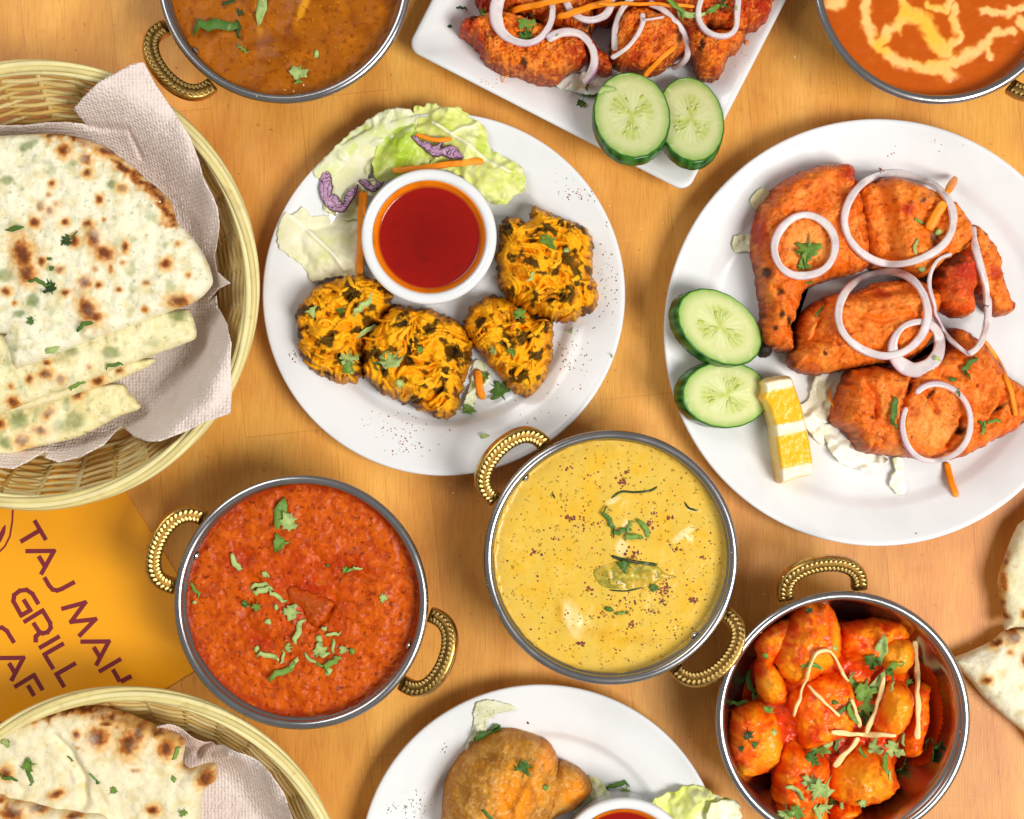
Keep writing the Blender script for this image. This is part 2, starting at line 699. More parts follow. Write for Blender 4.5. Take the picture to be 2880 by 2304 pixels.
def segs(b, pts, w, z):
    """a lettering stroke as overlapping straight bars, each a hair above the last"""
    for i, (p, q) in enumerate(zip(pts, pts[1:])):
        p, q = np.array(p), np.array(q)
        t = (q - p) / (np.linalg.norm(q - p) + 1e-9)
        n = np.array([-t[1], t[0]]) * w / 2
        e = t * w * .36
        a, c = p - (e if i else e * 0), q + (e if i < len(pts) - 2 else e * 0)
        zz = z + .00002 * i
        top = [W(*v, zz) for v in (a + n, a - n, c - n, c + n)]
        bot = [(x, y, .00085) for x, y, _ in top]
        b.add(top + bot, [(0, 1, 2, 3), (0, 4, 5, 1), (1, 5, 6, 2), (2, 6, 7, 3), (3, 7, 4, 0)])


def stroke(pts, w, z=.00095, th=.00012):
    P = crom(pts, 4, False, True)
    P3 = np.array([W(x, y, z) for x, y in P])
    V, F, s, a = sweep(P3, w / 2 * U, th, 4, sq=.01)
    return V, F


LW = 12.5
words = {
    'T': [[(278, 240), (372, 400)], [(325, 320), (165, 415)]],
    'A': [[(205, 490), (437, 488), (330, 680)], [(312, 530), (372, 628)]],
    'J': [[(358, 700), (395, 765), (425, 800), (462, 808), (500, 795), (605, 738)]],
    'M': [[(495, 958), (690, 905), (574, 1062), (773, 1040), (636, 1180)]],
    'A.001': [[(650, 1222), (880, 1220), (776, 1415)], [(757, 1265), (815, 1362)]],
    'H': [[(800, 1465), (980, 1360)], [(912, 1445), (968, 1545)], [(975, 1545), (1062, 1500)]],
    'G': [[(312, 920), (262, 835), (215, 803), (160, 810), (115, 845), (108, 895), (172, 1010), (245, 968), (190, 880)]],
    'R': [[(190, 1065), (345, 970), (405, 1070), (410, 1110), (385, 1145), (345, 1155), (315, 1140), (268, 1068)], [(322, 1150), (290, 1180), (288, 1228)]],
    'I': [[(315, 1275), (483, 1178)]],
    'L': [[(517, 1235), (360, 1325), (432, 1445)]],
    'L.001': [[(614, 1395), (457, 1485), (520, 1590)]],
    'C': [[(115, 1232), (55, 1135), (15, 1108), (-30, 1112), (-75, 1160)]],
    'A.002': [[(-40, 1355), (190, 1352), (90, 1540)], [(72, 1395), (125, 1485)]],
    'F': [[(115, 1590), (275, 1492), (345, 1615)], [(225, 1575), (275, 1660)]],
}
for k, ss in words.items():
    b = MB()
    for i, s in enumerate(ss):
        segs(b, K('D1', *s), LW, .00095 + .00018 * i)
    b.build('letter_' + k.lower().split('.')[0], MAT['print_ink'], CARD, vcol=False, smooth=False)
b = MB()
b.add(*stroke(K('D1', (105, 120), (100, 250), (80, 370), (40, 450), (-20, 510)), 5))
pts = [W(x, y, .0010) for x, y in K('D1', (-40, 470), (-10, 360), (20, 300), (40, 275), (48, 290), (40, 345), (10, 410))]
b.add(pts, [tuple(range(len(pts)))[::-1]])
b.build('leaf_emblem', MAT['print_ink'], CARD, vcol=False, smooth=False)


# ---------------------------------------------------------------- round plates
def plate(label, cx, cy, rs, well, zr=.021, rimflat=1.0):
    x, y, _ = W(cx, cy, zr)
    Rw = rs * U * (1 - zr / H)
    w = well * Rw
    th = .0042
    prof = [(0, .0062), (w * .9, .0062), (w * .96, .0066), (w, .0085), (w * 1.03, .0118), (w * 1.06, .0135), (w + (Rw - w) * .45, .0165), (Rw - .004, zr - .0012), (Rw - .0015, zr - .0002),
            (Rw - .0003, zr - .0008), (Rw, zr - .002), (Rw - .0008, zr - .0034), (w * 1.06, .0095), (w * .98, .004), (w * .8, .0015), (w * .78, 0), (w * .72, 0), (w * .7, .0022), (0, .0022)]
    V, F = lathe(prof, 160)
    V = V + np.array([x, y, 0])
    return mesh('plate', V, F, MAT['porcelain'], label=label, cat='plate', origin=(x, y, 0), group='round white plates')


plate('round white plate carrying four fritters and a red sauce cup', 1248, 828, 511, .70)
plate('largest round white plate carrying tandoori chicken pieces and lemon', 2469, 935, 602, .79, .024)
plate('round white plate carrying samosas at the bottom edge', 1523, 2439, 513, .70)

# ---------------------------------------------------------------- square plate
def square_plate():
    A0, B0, C0 = [np.array(W(*q, .024)[:2]) for q in K('D', (855, 102), (1447, 406), (1661, 0))]
    ex = (B0 - A0) / np.linalg.norm(B0 - A0)
    ey = np.array([-ex[1], ex[0]])
    Wd = np.linalg.norm(B0 - A0)
    Hd = Wd * 1.0
    cen = (A0 + B0) / 2 + ey * Hd / 2

    def ring(ins, z, rad, n=10):
        a, b = Wd / 2 - ins, Hd / 2 - ins
        P = []
        for sx, sy, st in ((1, 1, 0), (-1, 1, 90), (-1, -1, 180), (1, -1, 270)):
            for i in range(n):
                t = R(st + 90 * i / (n - 1))
                P.append((sx * (a - rad) + rad * math.cos(t), sy * (b - rad) + rad * math.sin(t)))
        return [tuple(cen + ex * u + ey * v) + (z,) for u, v in P]
    rows = [ring(.038, .006, .012), ring(.033, .0064, .012), ring(.026, .009, .012), ring(.012, .0185, .011), ring(.004, .0235, .0095), ring(.0015, .0240, .009), ring(.0003, .0232, .009), ring(0, .022, .009),
            ring(.001, .0202, .009), ring(.012, .0150, .011), ring(.028, .0045, .012), ring(.036, .0015, .012), ring(.038, 0, .012)]
    V, F = [], []
    n = len(rows[0])
    for r in rows:
        V += r
    for i in range(len(rows) - 1):
        for j in range(n):
            k = (j + 1) % n
            F.append((i * n + j, i * n + k, (i + 1) * n + k, (i + 1) * n + j)[::-1])
    F.append(tuple(range(n)))
    F.append(tuple((len(rows) - 1) * n + j for j in range(n))[::-1])
    o = mesh('square_plate', V, F, MAT['porcelain'], label='white rectangular plate with upturned edges carrying red chicken and cucumber', cat='plate', origin=(cen[0], cen[1], 0))
    o.data.polygons[len(F) - 2].use_smooth = False


square_plate()


# ---------------------------------------------------------------- karahi bowls
ZR = .058


def make_karahi():
    t = thing('karahi_bowl', 'x', 'karahi', (0, 0, 0), 0, 'steel karahi bowls with brass handles')
    prof = [(0, .0015), (.040, .0015), (.047, .0025), (.0555, .0075), (.0640, .0175), (.0705, .030), (.0750, .043), (.0785, .0575), (.0798, .0575), (.0765, .043), (.072, .0295), (.0652, .0165), (.0565, .006), (.049, 0), (0, 0)]
    V, F = lathe(prof, 128)
    mesh('bowl', V, F, MAT['steel'], t, local=True)
    P = [(.0806 * math.cos(a), .0806 * math.sin(a), ZR) for a in np.arange(160) * 2 * PI / 160]
    V, F, _, _ = sweep(P, .0030, .0026, 12, True)
    mesh('rim', V, F, MAT['steel'], t, local=True)
    for s in (1, -1):
        # loop in a plane tilted upwards and outwards; u sideways, o outwards
        tilt = R(24)
        n = 61
        ph = np.linspace(0, PI, n)
        o_ = .0015 + .0225 * np.sin(ph) ** .8
        u_ = .0245 * np.cos(ph) * (1 + .13 * np.sin(ph))
        pl = np.array([(.0806 + o * math.cos(tilt), u, ZR - .010 + o * math.sin(tilt)) for o, u in zip(o_, u_)])
        up = np.array([-math.sin(tilt), 0, math.cos(tilt)])
        # outwards face leans: normal of pattern face points up and slightly inwards
        V, F, sd, al = sweep(pl, .0054, .0040, 12, False, sq=.55, up=up)
        if s < 0:
            V = V * np.array([-1, -1, 1])
        h = mesh('handle', V, F, MAT['brass'], t, local=True)
        # dark recessed strip and two rows of slanted braid beads on the upper face
        q = pl + up * .0038
        V, F, _, _ = sweep(q[1:-1], .0043, .0004, 6, False, sq=.5, up=up)
        if s < 0:
            V = V * np.array([-1, -1, 1])
        mesh('braid_groove', V, F, MAT['brass_dark'], h, local=True)
        b = MB()
        T = np.gradient(pl, axis=0)
        ln = np.concatenate([[0], np.cumsum(np.linalg.norm(np.diff(pl, axis=0), axis=1))])
        for k in range(25):
            d = ln[-1] * (k + .8) / 26.2
            c = np.array([np.interp(d, ln, pl[:, i]) for i in range(3)]) + up * .0038
            tg = np.array([np.interp(d, ln, T[:, i]) for i in range(3)])
            tg /= np.linalg.norm(tg)
            sd = np.cross(tg, up)
            for w in (1, -1):
                dr = sd * w * .85 + tg * .6
                dr /= np.linalg.norm(dr)
                ce = c + sd * w * .0022
                pp = [ce - dr * .0026, ce - dr * .0012, ce + dr * .0008, ce + dr * .0026]
                Vb, Fb, _, _ = sweep(pp, [.0006, .0016, .0017, .0007], [.0002, .00045, .00045, .0002], 6, False, up=up)
                b.add(Vb, Fb)
        if s < 0:
            b.V = [v * np.array([-1, -1, 1]) for v in b.V]
        b.build('braid', MAT['brass_bright'], h, vcol=False, local=True, kind='stuff')
        rv = lathe([(0, .0016), (.0016, .0014), (.0026, .0006), (.003, 0)], 16)
        Vr = rv[0]
        # rivet on the inner wall below the rim
        Mx = Matrix.Rotation(-R(75), 3, 'Y')
        Vr = np.array([Mx @ Vector(v) for v in Vr]) + np.array([.0757, 0, .0500])
        if s < 0:
            Vr = Vr * np.array([-1, -1, 1])
        mesh('rivet', Vr, rv[1], MAT['rivet_steel'], t, local=True)
    return t


def dup(root, loc, rotz, label):
    r = root.copy()
    C.objects.link(r)
    r.location, r.rotation_euler = loc, (0, 0, rotz)
    r['label'] = label
    for ch in list(root.children):
        c = ch.copy()
        C.objects.link(c)
        c.parent = r
        for g in ch.children:
            d = g.copy()
            C.objects.link(d)
            d.parent = c
    DIRTY[0] = True
    return r


KAR = {}
kproto = None
for key, cx, cy, ang, lab in (
        ('red', 847, 1694, 157, 'steel karahi with brass handles holding smooth red curry beside the orange card'),
        ('yellow', 1718, 1568, 137, 'steel karahi with brass handles holding speckled yellow curry'),
        ('potato', 2370, 2020, 98, 'steel karahi with brass handles holding orange potato chunks and ginger strips'),
        ('brown', 800, -66, 218, 'steel karahi with brass handles holding brown curry at the top edge'),
        ('cream', 2642, -64, -38, 'steel karahi with brass handle holding orange curry swirled with cream')):
    x, y, _ = W(cx, cy, ZR)
    if kproto is None:
        kproto = make_karahi()
        kproto.location, kproto.rotation_euler, kproto['label'] = (x, y, 0.0002), (0, 0, R(ang)), lab
        k = kproto
    else:
        k = dup(kproto, (x, y, .0002), R(ang), lab)
    KAR[key] = (x, y)


# ---------------------------------------------------------------- bread baskets
def make_basket():
    t = thing('bread_basket', 'x', 'basket', (0, 0, 0), 0, 'round woven straw bread baskets')
    rs = np.random.RandomState(4)
    tones = [A('#dcc07a'), A('#e3cd8e'), A('#d2ad60'), A('#dfc684'), A('#c99c4e')]
    V, F = lathe([(0, .003), (.112, .003), (.112, .0012), (0, .0012)], 64)
    mesh('base', V, F, MAT['straw'], t, cols=np.tile(A('#b98a45'), (len(V), 1)), local=True)
    NS = 34
    n = NS * 6
    th = np.arange(n) * 2 * PI / n

    def ring(r, z, amp, ph, rad, c, name='strand', wob=.0006):
        wv = amp * np.cos(NS / 2 * th + ph) + wob * np.sin(3 * th + ph * 1.7) + wob * .7 * np.sin(7 * th + ph * 3)
        zz = z + wob * np.sin(2 * th + ph * 2.3) + wob * np.sin(5 * th + ph * 1.1)
        P = np.stack([(r + wv) * np.cos(th), (r + wv) * np.sin(th), zz], 1)
        V, F, s, a = sweep(P, rad, rad * .9, 6, True)
        j = fbm(np.repeat(th, 6) * 6, np.zeros(n * 6) + ph * 7, 3, 3)[:, None]
        mesh(name, V, F, MAT['straw'], t, cols=c * (1 + .16 * j), local=True)
    for i in range(7):
        ring(.040 + .0105 * i, .0048, .0004, i * PI, .0032, tones[i % 5])
    for i in range(15):
        f = i / 14
        ring(.1135 + .029 * f ** .95, .0062 + .046 * f, .0013, (i % 2) * PI + .02 * i, .0016 + .0004 * rs.rand(), tones[rs.randint(5)])
    for k in range(NS):
        a = 2 * PI * (k + .5) / NS
        c, s = math.cos(a), math.sin(a)
        P = [((.1125 + .031 * q) * c, (.1125 + .031 * q) * s, .004 + .051 * q) for q in np.linspace(0, 1, 6)]
        V, F, _, _ = sweep(P, .0019, .0010, 6, up=(c, s, 0))
        mesh('stake', V, F, MAT['straw'], t, cols=np.tile(tones[k % 5] * .95, (len(V), 1)), local=True)
    m = 260
    tt = np.arange(m) * 2 * PI / m
    for j in range(6):
        ph = 2 * PI * j / 6 + tt * 2
        rr = .1432 + .0032 * np.cos(ph)
        zz = .0560 + .0032 * np.sin(ph)
        P = np.stack([rr * np.cos(tt), rr * np.sin(tt), zz], 1)
        V, F, s, a = sweep(P, .0021, .0019, 6, True)
        jj = fbm(np.repeat(tt, 6) * 8, np.zeros(m * 6) + j * 5, 3, 5)[:, None]
        mesh('rim_strand', V, F, MAT['straw'], t, cols=(A('#d6c684') if j % 2 else A('#e4d69a')) * (1 + .15 * jj), local=True)
    return t


bk = make_basket()
BX, BY, _ = W(94, 801, .058)
bk.location = (BX, BY, .0011)
bk['label'] = 'woven straw basket at the left edge holding spinach flatbreads on paper'
B2X, B2Y, _ = W(350, 2565, .058)
bk2 = dup(bk, (B2X, B2Y, .0011), R(48), 'woven straw basket in the bottom left corner holding plain charred naan')


# ---------------------------------------------------------------- sauce cups
def ramekin(label, cx, cy, zb, rs=191):
    zt = zb + .040
    x, y, _ = W(cx, cy, zt)
    r = rs * U * (1 - zt / H)
    ri = r * .835
    prof = [(0, zb + .004), (ri * .86, zb + .004), (ri * .9, zb + .007), (ri * .99, zt - .004), (ri * 1.01, zt - .0012), (ri * 1.06, zt), (r - .0018, zt), (r - .0004, zt - .0009), (r, zt - .0026), (r * .985, zt - .005), (r * .96, zt - .007), (r * .9, zb + .003), (r * .87, zb), (0, zb)]
    V, F = lathe(prof, 96)
    mesh('sauce_cup', V + np.array([x, y, 0]), F, MAT['porcelain'], label=label, cat='sauce cup', origin=(x, y, zb), group='small white sauce cups')
    return x, y, zt, ri


CUP1 = ramekin('small white cup of red chilli sauce beside the fritters', 1206, 665, .0075)
CUP2 = ramekin('small white cup of red sauce beside the samosas, cut by the bottom edge', 1756, 2437, .0075, 191)
# ---------------------------------------------------------------- food materials
M('naan_dough', vcol=True, rough=.62, spec=.25, sss=.06, var=(('#d9c78e', 70, .5, .75, .4), ('#f8efd2', 45, .52, .75, .4), ('#b8863f', 330, .62, .74, .4)), bump=((90, .35, .003), (420, .35, .0012)))
M('curry', vcol=True, rough=.25, spec=.2, coat=.06, bump=((260, .3, .0012),))
M('grainy_curry', vcol=True, rough=.35, spec=.16, var=(('#a63802', 200, .50, .60, .7, 6), ('#6a2002', 300, .58, .66, .75, 5), ('#f07818', 150, .56, .72, .4, 6)), bump=((130, .35, .003), (420, .22, .0009)))
M('creamy_curry', vcol=True, rough=.22, spec=.22, coat=.08, var=(('#dfb02a', 60, .45, .65, .5), ('#dca838', 200, .55, .7, .55), ('#86661c', 380, .61, .69, .75), ('#ecca70', 60, .55, .75, .35)), bump=((120, .04, .001),))
M('brown_curry', vcol=True, rough=.3, spec=.12, var=(('#bb6a10', 90, .5, .7, .5), ('#733404', 260, .56, .66, .6), ('#dd9024', 600, .62, .72, .5)), bump=((260, .14, .001),))
M('chilli_sauce', vcol=True, rough=.14, spec=.3, coat=.08, var=(('#c81e08', 700, .66, .74, .7), ('#5e0302', 90, .5, .8, .4)), bump=((500, .03, .0006),))
M('chicken_meat', vcol=True, rough=.45, spec=.2, var=(('#c4500a', 38, .48, .66, .65, 6), ('#f8983c', 52, .52, .70, .45, 6), ('#8a2a06', 120, .62, .72, .6, 6), ('#7a2a0a', 430, .60, .68, .5, 4), ('#3d1206', 85, .68, .74, .7, 6)), bump=((55, .3, .004), (200, .22, .0018), (800, .5, .0008)))
M('tikka_meat', vcol=True, rough=.42, spec=.22, var=(('#b83c06', 150, .48, .62, .7, 6), ('#f8922c', 210, .54, .68, .75, 6), ('#5c180a', 160, .62, .72, .75, 6)), bump=((230, .9, .003), (600, .8, .0014)))
M('fritter_batter', vcol=True, rough=.45, spec=.1, var=(('#c27008', 60, .54, .70, .4, 5), ('#6a3208', 110, .64, .72, .6, 5)), bump=((60, .25, .004), (420, .25, .0009)))
M('potato_glaze', vcol=True, rough=.27, spec=.26, var=(('#e03a02', 60, .48, .68, .6, 4), ('#ffa01c', 45, .55, .75, .6, 3), ('#9c1804', 200, .62, .72, .55, 5)), bump=((90, .15, .003), (420, .2, .0009)))
M('samosa_pastry', vcol=True, rough=.45, spec=.1, var=(('#9a5c1e', 60, .5, .7, .55), ('#e2ac5e', 80, .53, .73, .6), ('#8a561c', 230, .60, .70, .55)), bump=((90, .5, .003), (260, .5, .0014), (700, .3, .0006)))
M('lettuce_leaf', vcol=True, rough=.4, spec=.3, sss=.12, sssr=(.003, .003, .001), var=(('#f4f2d2', 70, .54, .72, .35),), bump=((120, .25, .002),))
M('cabbage_shred', vcol=True, rough=.35, spec=.3)
M('carrot_shred', '#f28a10', rough=.42, spec=.25, var=(('#f9ac3c', 90, .5, .7, .6), ('#d96c08', 220, .6, .7, .5)), bump=((500, .3, .0008),))
M('onion_flesh', vcol=True, trans=.28, rough=.3, spec=.4, sss=.12, sssr=(.003, .002, .002), var=(('#cdbcc0', 160, .5, .72, .45),), bump=((260, .15, .0008),))
M('cucumber_flesh', vcol=True, rough=.3, spec=.3, sss=.06, sssr=(.002, .003, .001), var=(('#e0e6b4', 170, .55, .72, .3), ('#bccb5a', 120, .58, .75, .3)), bump=((300, .2, .0008),))
M('cucumber_rind', vcol=True, rough=.25, spec=.4)
M('lemon_flesh', vcol=True, rough=.28, spec=.35, sss=.12, sssr=(.004, .003, .001), bump=((420, .4, .001),))
M('coriander_green', vcol=True, rough=.5, spec=.25, var=(('#3c5f28', 260, .5, .7, .4), ('#a9c28a', 180, .58, .72, .3)), bump=((420, .4, .0008),))
M('ginger_strip', '#f0d494', rough=.4, spec=.25, var=(('#dcae66', 120, .5, .7, .5),))
M('char', '#1d120d', rough=.6, var=(('#4a2a18', 300, .5, .7, .7),), bump=((400, .8, .002),))
M('spice', vcol=True, rough=.6)
M('meat_chunk', vcol=True, rough=.25, spec=.35, var=(('#b2481a', 120, .5, .7, .6),), bump=((200, .4, .002),))
CHAR = A('#5a2408')
BROWN = A('#b4661c')
TAN = A('#dfae62')


# ---------------------------------------------------------------- napkins in the baskets
def basket_z(bx, by, lo=.0145, hi=.0560, r0=.094, r1=.143):
    def f(x, y):
        k = U * (1 - .05 / H)
        wx, wy = (x - 1440) * k, (1152 - y) * k
        r = np.hypot(wx - bx, wy - by)
        return lo + hi * sstep(r0, r1, r)
    return f


bz1, bz2 = basket_z(BX, BY), basket_z(B2X, B2Y)


def emb(x, y):
    return .0007 * np.sin(x / 2.6 + 2 * np.sin(y / 40)) * np.sin(y / 2.9 + 2 * np.sin(x / 47)) + .0014 * fbm(x / 60, y / 60, 3, 4)


o1 = K('C12', (965, 92), (1040, 230), (1150, 395), (1215, 490), (1262, 570), (1330, 800), (1400, 940), (1420, 1010), (1412, 1120), (1372, 1240), (1352, 1290), (1385, 1400), (1498, 1490), (1390, 1515)) + \
    K('C13', (1350, 330), (1425, 300), (1430, 380), (1540, 510), (1592, 640), (1580, 840), (1586, 1108), (1400, 1170), (1290, 1225), (1100, 1295), (1010, 1298), (860, 1270), (735, 1202), (690, 1240), (640, 1330), (500, 1410), (340, 1446), (240, 1412), (228, 1372), (150, 1440), (75, 1486), (-60, 1475), (-420, 1420), (-700, 800), (-520, 200), (-300, -300)) + \
    K('C12', (-500, 450), (0, 425), (90, 420), (230, 405), (360, 404), (495, 418), (470, 380), (447, 345), (600, 262), (760, 175), (905, 100))


def nz1(x, y, d):
    z = bz1(x, y) + emb(x, y)
    # crumpled ridges
    z = z + .010 * np.exp(-(((x - 625) / 25) ** 2 + ((y - 800) / 45) ** 2)) * (1 - sstep(0, 30, d)) * 0
    fold = np.exp(-((dist(np.stack([x, y], 1), np.array(K('C12', (495, 425), (640, 450), (800, 470), (840, 620))), False) / 7) ** 2))
    z = z - .0035 * fold
    z = z + .004 * np.sin((x * .8 + y) / 38) * sstep(60, 0, d) * sstep(480, 560, x + 0 * y) + .003 * np.sin((x - y * .3) / 30) * sstep(70, 0, d) * sstep(1180, 1260, y)
    return z


sheet('paper_napkin', o1, nz1, .0005, MAT['paper'], sp=6, zref=.055, sharp=True, label='embossed beige paper napkin lining the basket of spinach flatbreads', cat='napkin')

o2 = K('C11', (1010, 322), (1080, 302), (1140, 330), (1190, 375), (1230, 405), (1310, 448), (1230, 530), (1200, 570), (1180, 600), (1300, 640)) + \
    K('C11', (1240, 545), (1290, 495), (1360, 458), (1420, 445), (1500, 450), (1580, 470), (1660, 510), (1760, 580), (1800, 660), (1830, 740), (1850, 830), (1880, 900), (1900, 1010), (1700, 1200), (900, 1200), (700, 700), (900, 420))
o2 = K('C11', (1010, 322), (1080, 302), (1140, 330), (1190, 375), (1250, 410), (1312, 450), (1345, 462), (1420, 445), (1500, 450), (1580, 470), (1660, 510), (1760, 580), (1800, 660), (1830, 740), (1850, 830), (1880, 900), (1900, 1010), (1700, 1250), (900, 1200), (700, 700), (900, 420))


def nz2(x, y, d):
    z = bz2(x, y) + emb(x, y)
    P = np.stack([x, y], 1)
    fl = np.exp(-(dist(P, np.array(K('C11', (1190, 575), (1250, 500), (1330, 455))), False) / 9) ** 2)
    z = z - .008 * fl
    fl = np.exp(-(dist(P, np.array(K('C11', (1340, 560), (1430, 535), (1470, 490))), False) / 7) ** 2)
    return z + .004 * fl + .003 * np.sin(x / 22 + y / 40) * sstep(60, 0, d)


sheet('paper_napkin', o2, nz2, .0005, MAT['paper'], sp=6, zref=.05, sharp=True, label='taupe paper napkin tucked beside the charred naan in the bottom left basket', cat='napkin')


# ---------------------------------------------------------------- flatbreads
def naan_cols(base, spotl, green=(), greenk=.5, seed=3, rim=None):
    def f(x, y, d, det):
        n = fbm(x / 40, y / 40, 4, seed)
        c = np.tile(A(base), (len(x), 1))
        c = mix(c, A('#d2bf7c'), sstep(-.05, .45, n) * .6)
        g = sstep(.1, .5, fbm(x / 55, y / 55, 4, seed + 11)) * greenk
        c = mix(c, A('#9ba36c'), g * .8)
        g2 = sstep(.28, .5, fbm(x / 16, y / 16, 3, seed + 21)) * greenk
        c = mix(c, A('#5d6e3a'), g2 * .6)
        if green:
            c = mix(c, A('#5c7430'), spots(x, y, green, seed + 1, .5) * .75)
        if rim:
            poly, w, k = rim
            dl = dist(np.stack([x, y], 1), np.array(poly), False)
            nn_ = fbm(x / 22, y / 22, 4, seed + 5)
            m = 1 - sstep(.3, 1.1, dl / w + nn_ * .9)
            c = mix(c, TAN, m * k)
            m = 1 - sstep(.1, .8, dl / w + nn_ * 1.1)
            c = mix(c, BROWN, m * k)
            m = 1 - sstep(0, .45, dl / w + nn_ * 1.2 + .12)
            c = mix(c, CHAR, m * k)
        big = [(s[0], s[1], s[2] * 1.7, (s[3] if len(s) > 3 else s[2]) * 1.7, s[4] if len(s) > 4 else 0) for s in spotl]
        c = mix(c, TAN, spots(x, y, big, seed, .4, .5) * .85)
        c = mix(c, BROWN, spots(x, y, spotl, seed, .22, .5) * .95)
        dk = [(s[0], s[1], s[2] * .62, (s[3] if len(s) > 3 else s[2]) * .62, s[4] if len(s) > 4 else 0) for s in spotl if s[2] > 8]
        if dk:
            c = mix(c, CHAR, spots(x, y, dk, seed, .35, .6) * .85)
        return c
    f.blister = [s for s in spotl if s[2] > 8]
    return f


def S5(c, *L):
    """spots given in crop pixels: (x, y, r) or (x, y, rx, ry, ang)"""
    out = []
    for s in L:
        (x, y), = K(c, s[:2])
        k = CROP[c][2]
        out.append((x, y, s[2] * k, (s[3] if len(s) > 3 else s[2]) * k, s[4] if len(s) > 4 else 0))
    return out


nnz = ((70, .0028, 'n'), (24, .0010, 'n'))
FG = 'spinach flatbreads folded in the basket'
# lowest to topmost
mound('flatbread', K('C13', (-500, 850), (300, 930), (780, 905), (860, 960), (945, 1068), (800, 1130), (650, 1210), (520, 1270), (380, 1305), (200, 1345), (0, 1395), (-500, 1420)), .030, .005, MAT['naan_dough'], width=22, edge=.002, sp=5, nz=nnz,
      colf=naan_cols('#e8dba4', S5('C13', (540, 985, 38, 26, -40), (340, 1110, 40, 26, -40), (290, 1225, 50, 24, 5), (165, 1290, 45, 38, 0), (20, 1180, 30)), S5('C13', (140, 1160, 60), (510, 1160, 60), (60, 1310, 40), (400, 1190, 40)), .95, 5),
      seed=5, label='lowest spinach flatbread of the folded stack, nearest the basket rim', cat='flatbread', group=FG)
mound('flatbread', K('C13', (-500, 700), (300, 800), (990, 735), (1002, 790), (900, 838), (780, 890), (640, 935), (500, 985), (330, 1040), (0, 1120), (-500, 1200)), .036, .005, MAT['naan_dough'], width=20, edge=.002, sp=5, nz=nnz,
      colf=naan_cols('#ece0ac', S5('C13', (820, 822, 26, 18, -20), (670, 890, 45, 26, -25)), S5('C13', (450, 935, 70, 14, -25)), .6, 9), seed=9,
      label='thin spinach flatbread edge, third down in the folded stack', cat='flatbread', group=FG)
mound('flatbread', K('C13', (-500, 600), (100, 560), (900, 450), (1215, 405), (1285, 435), (1322, 585), (1240, 640), (1000, 728), (800, 800), (600, 888), (400, 955), (200, 1035), (0, 1105), (-500, 1230)), .041, .006, MAT['naan_dough'], width=22, edge=.0025, sp=5, nz=nnz,
      colf=naan_cols('#ebe1b2', S5('C13', (330, 845, 42, 32, 0), (220, 880, 26), (425, 880, 28), (105, 1035, 40, 36, 0), (335, 770, 22, 18, 0), (610, 795, 16), (90, 930, 18)), S5('C13', (1210, 450, 60, 40, 0), (760, 700, 60, 40, 0), (500, 700, 50, 30, 0)), .75, 13), seed=13,
      label='spinach flatbread second from the top, with a broad pale fold', cat='flatbread', group=FG)
N1 = K('C12', (-500, 560), (0, 530), (180, 520), (330, 515), (420, 522), (560, 555), (680, 600), (760, 660), (850, 720), (930, 800), (1040, 890), (1110, 970), (1140, 1090), (1200, 1140), (1270, 1230), (1335, 1340), (1368, 1440), (1366, 1500), (1290, 1585), (1180, 1640)) + \
    K('C13', (1000, 470), (850, 528), (700, 580), (550, 640), (400, 700), (260, 760), (130, 800), (100, 800), (60, 680), (22, 585), (0, 570), (-500, 500))
mound('flatbread', N1, .0475, .009, MAT['naan_dough'], width=40, edge=.003, sp=5, nz=((90, .0035, 'n'), (26, .0012, 'n')),
      colf=naan_cols('#ece6c8', S5('C12', (435, 640, 40), (575, 697, 34), (588, 785, 28), (355, 855, 20), (330, 922, 14), (285, 1003, 24), (385, 985, 18), (345, 1030, 24), (245, 1100, 32), (440, 1100, 22), (590, 1115, 30, 26, 0), (625, 1200, 40, 70, -15), (695, 1300, 60, 46, 20),
              (660, 955, 22, 30, 0), (810, 885, 28, 24, 0), (690, 1085, 12), (170, 1310, 60, 100, -15), (200, 1430, 50, 60, 0), (295, 1355, 24, 30, 0), (405, 1405, 26, 20, 0), (505, 1220, 30, 34, 0), (570, 1490, 42, 34, 0), (660, 1505, 20), (735, 1405, 14, 28, 0), (630, 1400, 16), (1090, 1370, 34, 34, 0),
              (1165, 1240, 16), (1165, 1605, 66, 34, -5), (810, 1360, 16), (790, 1535, 22, 14, 0), (965, 1490, 22, 14, 0), (440, 1555, 26, 20, 0), (60, 1545, 28, 24, 0), (590, 1665, 50, 80, -30), (640, 1710, 40, 30, 0), (700, 640, 70, 30, 10), (1230, 1440, 16, 14, 0), (950, 1660, 18), (115, 1620, 14), (830, 1260, 20, 34, 0)),
          S5('C12', (60, 1440, 60, 40, 0), (230, 1600, 36, 44, 0), (70, 830, 40, 30, 0), (740, 860, 34, 26, 0), (330, 1390, 20, 28, 0), (150, 1690, 40, 24, 0), (500, 720, 30, 20, 0), (200, 610, 70, 26, -30)), .75, 17,
          rim=(K('C12', (330, 530), (430, 525), (560, 560), (690, 640), (780, 720), (860, 790), (960, 860), (1060, 950), (1090, 1030), (1110, 1090)), 30, .95)),
      seed=17, label='large topmost spinach flatbread with brown char spots in the left basket', cat='flatbread', group=FG)

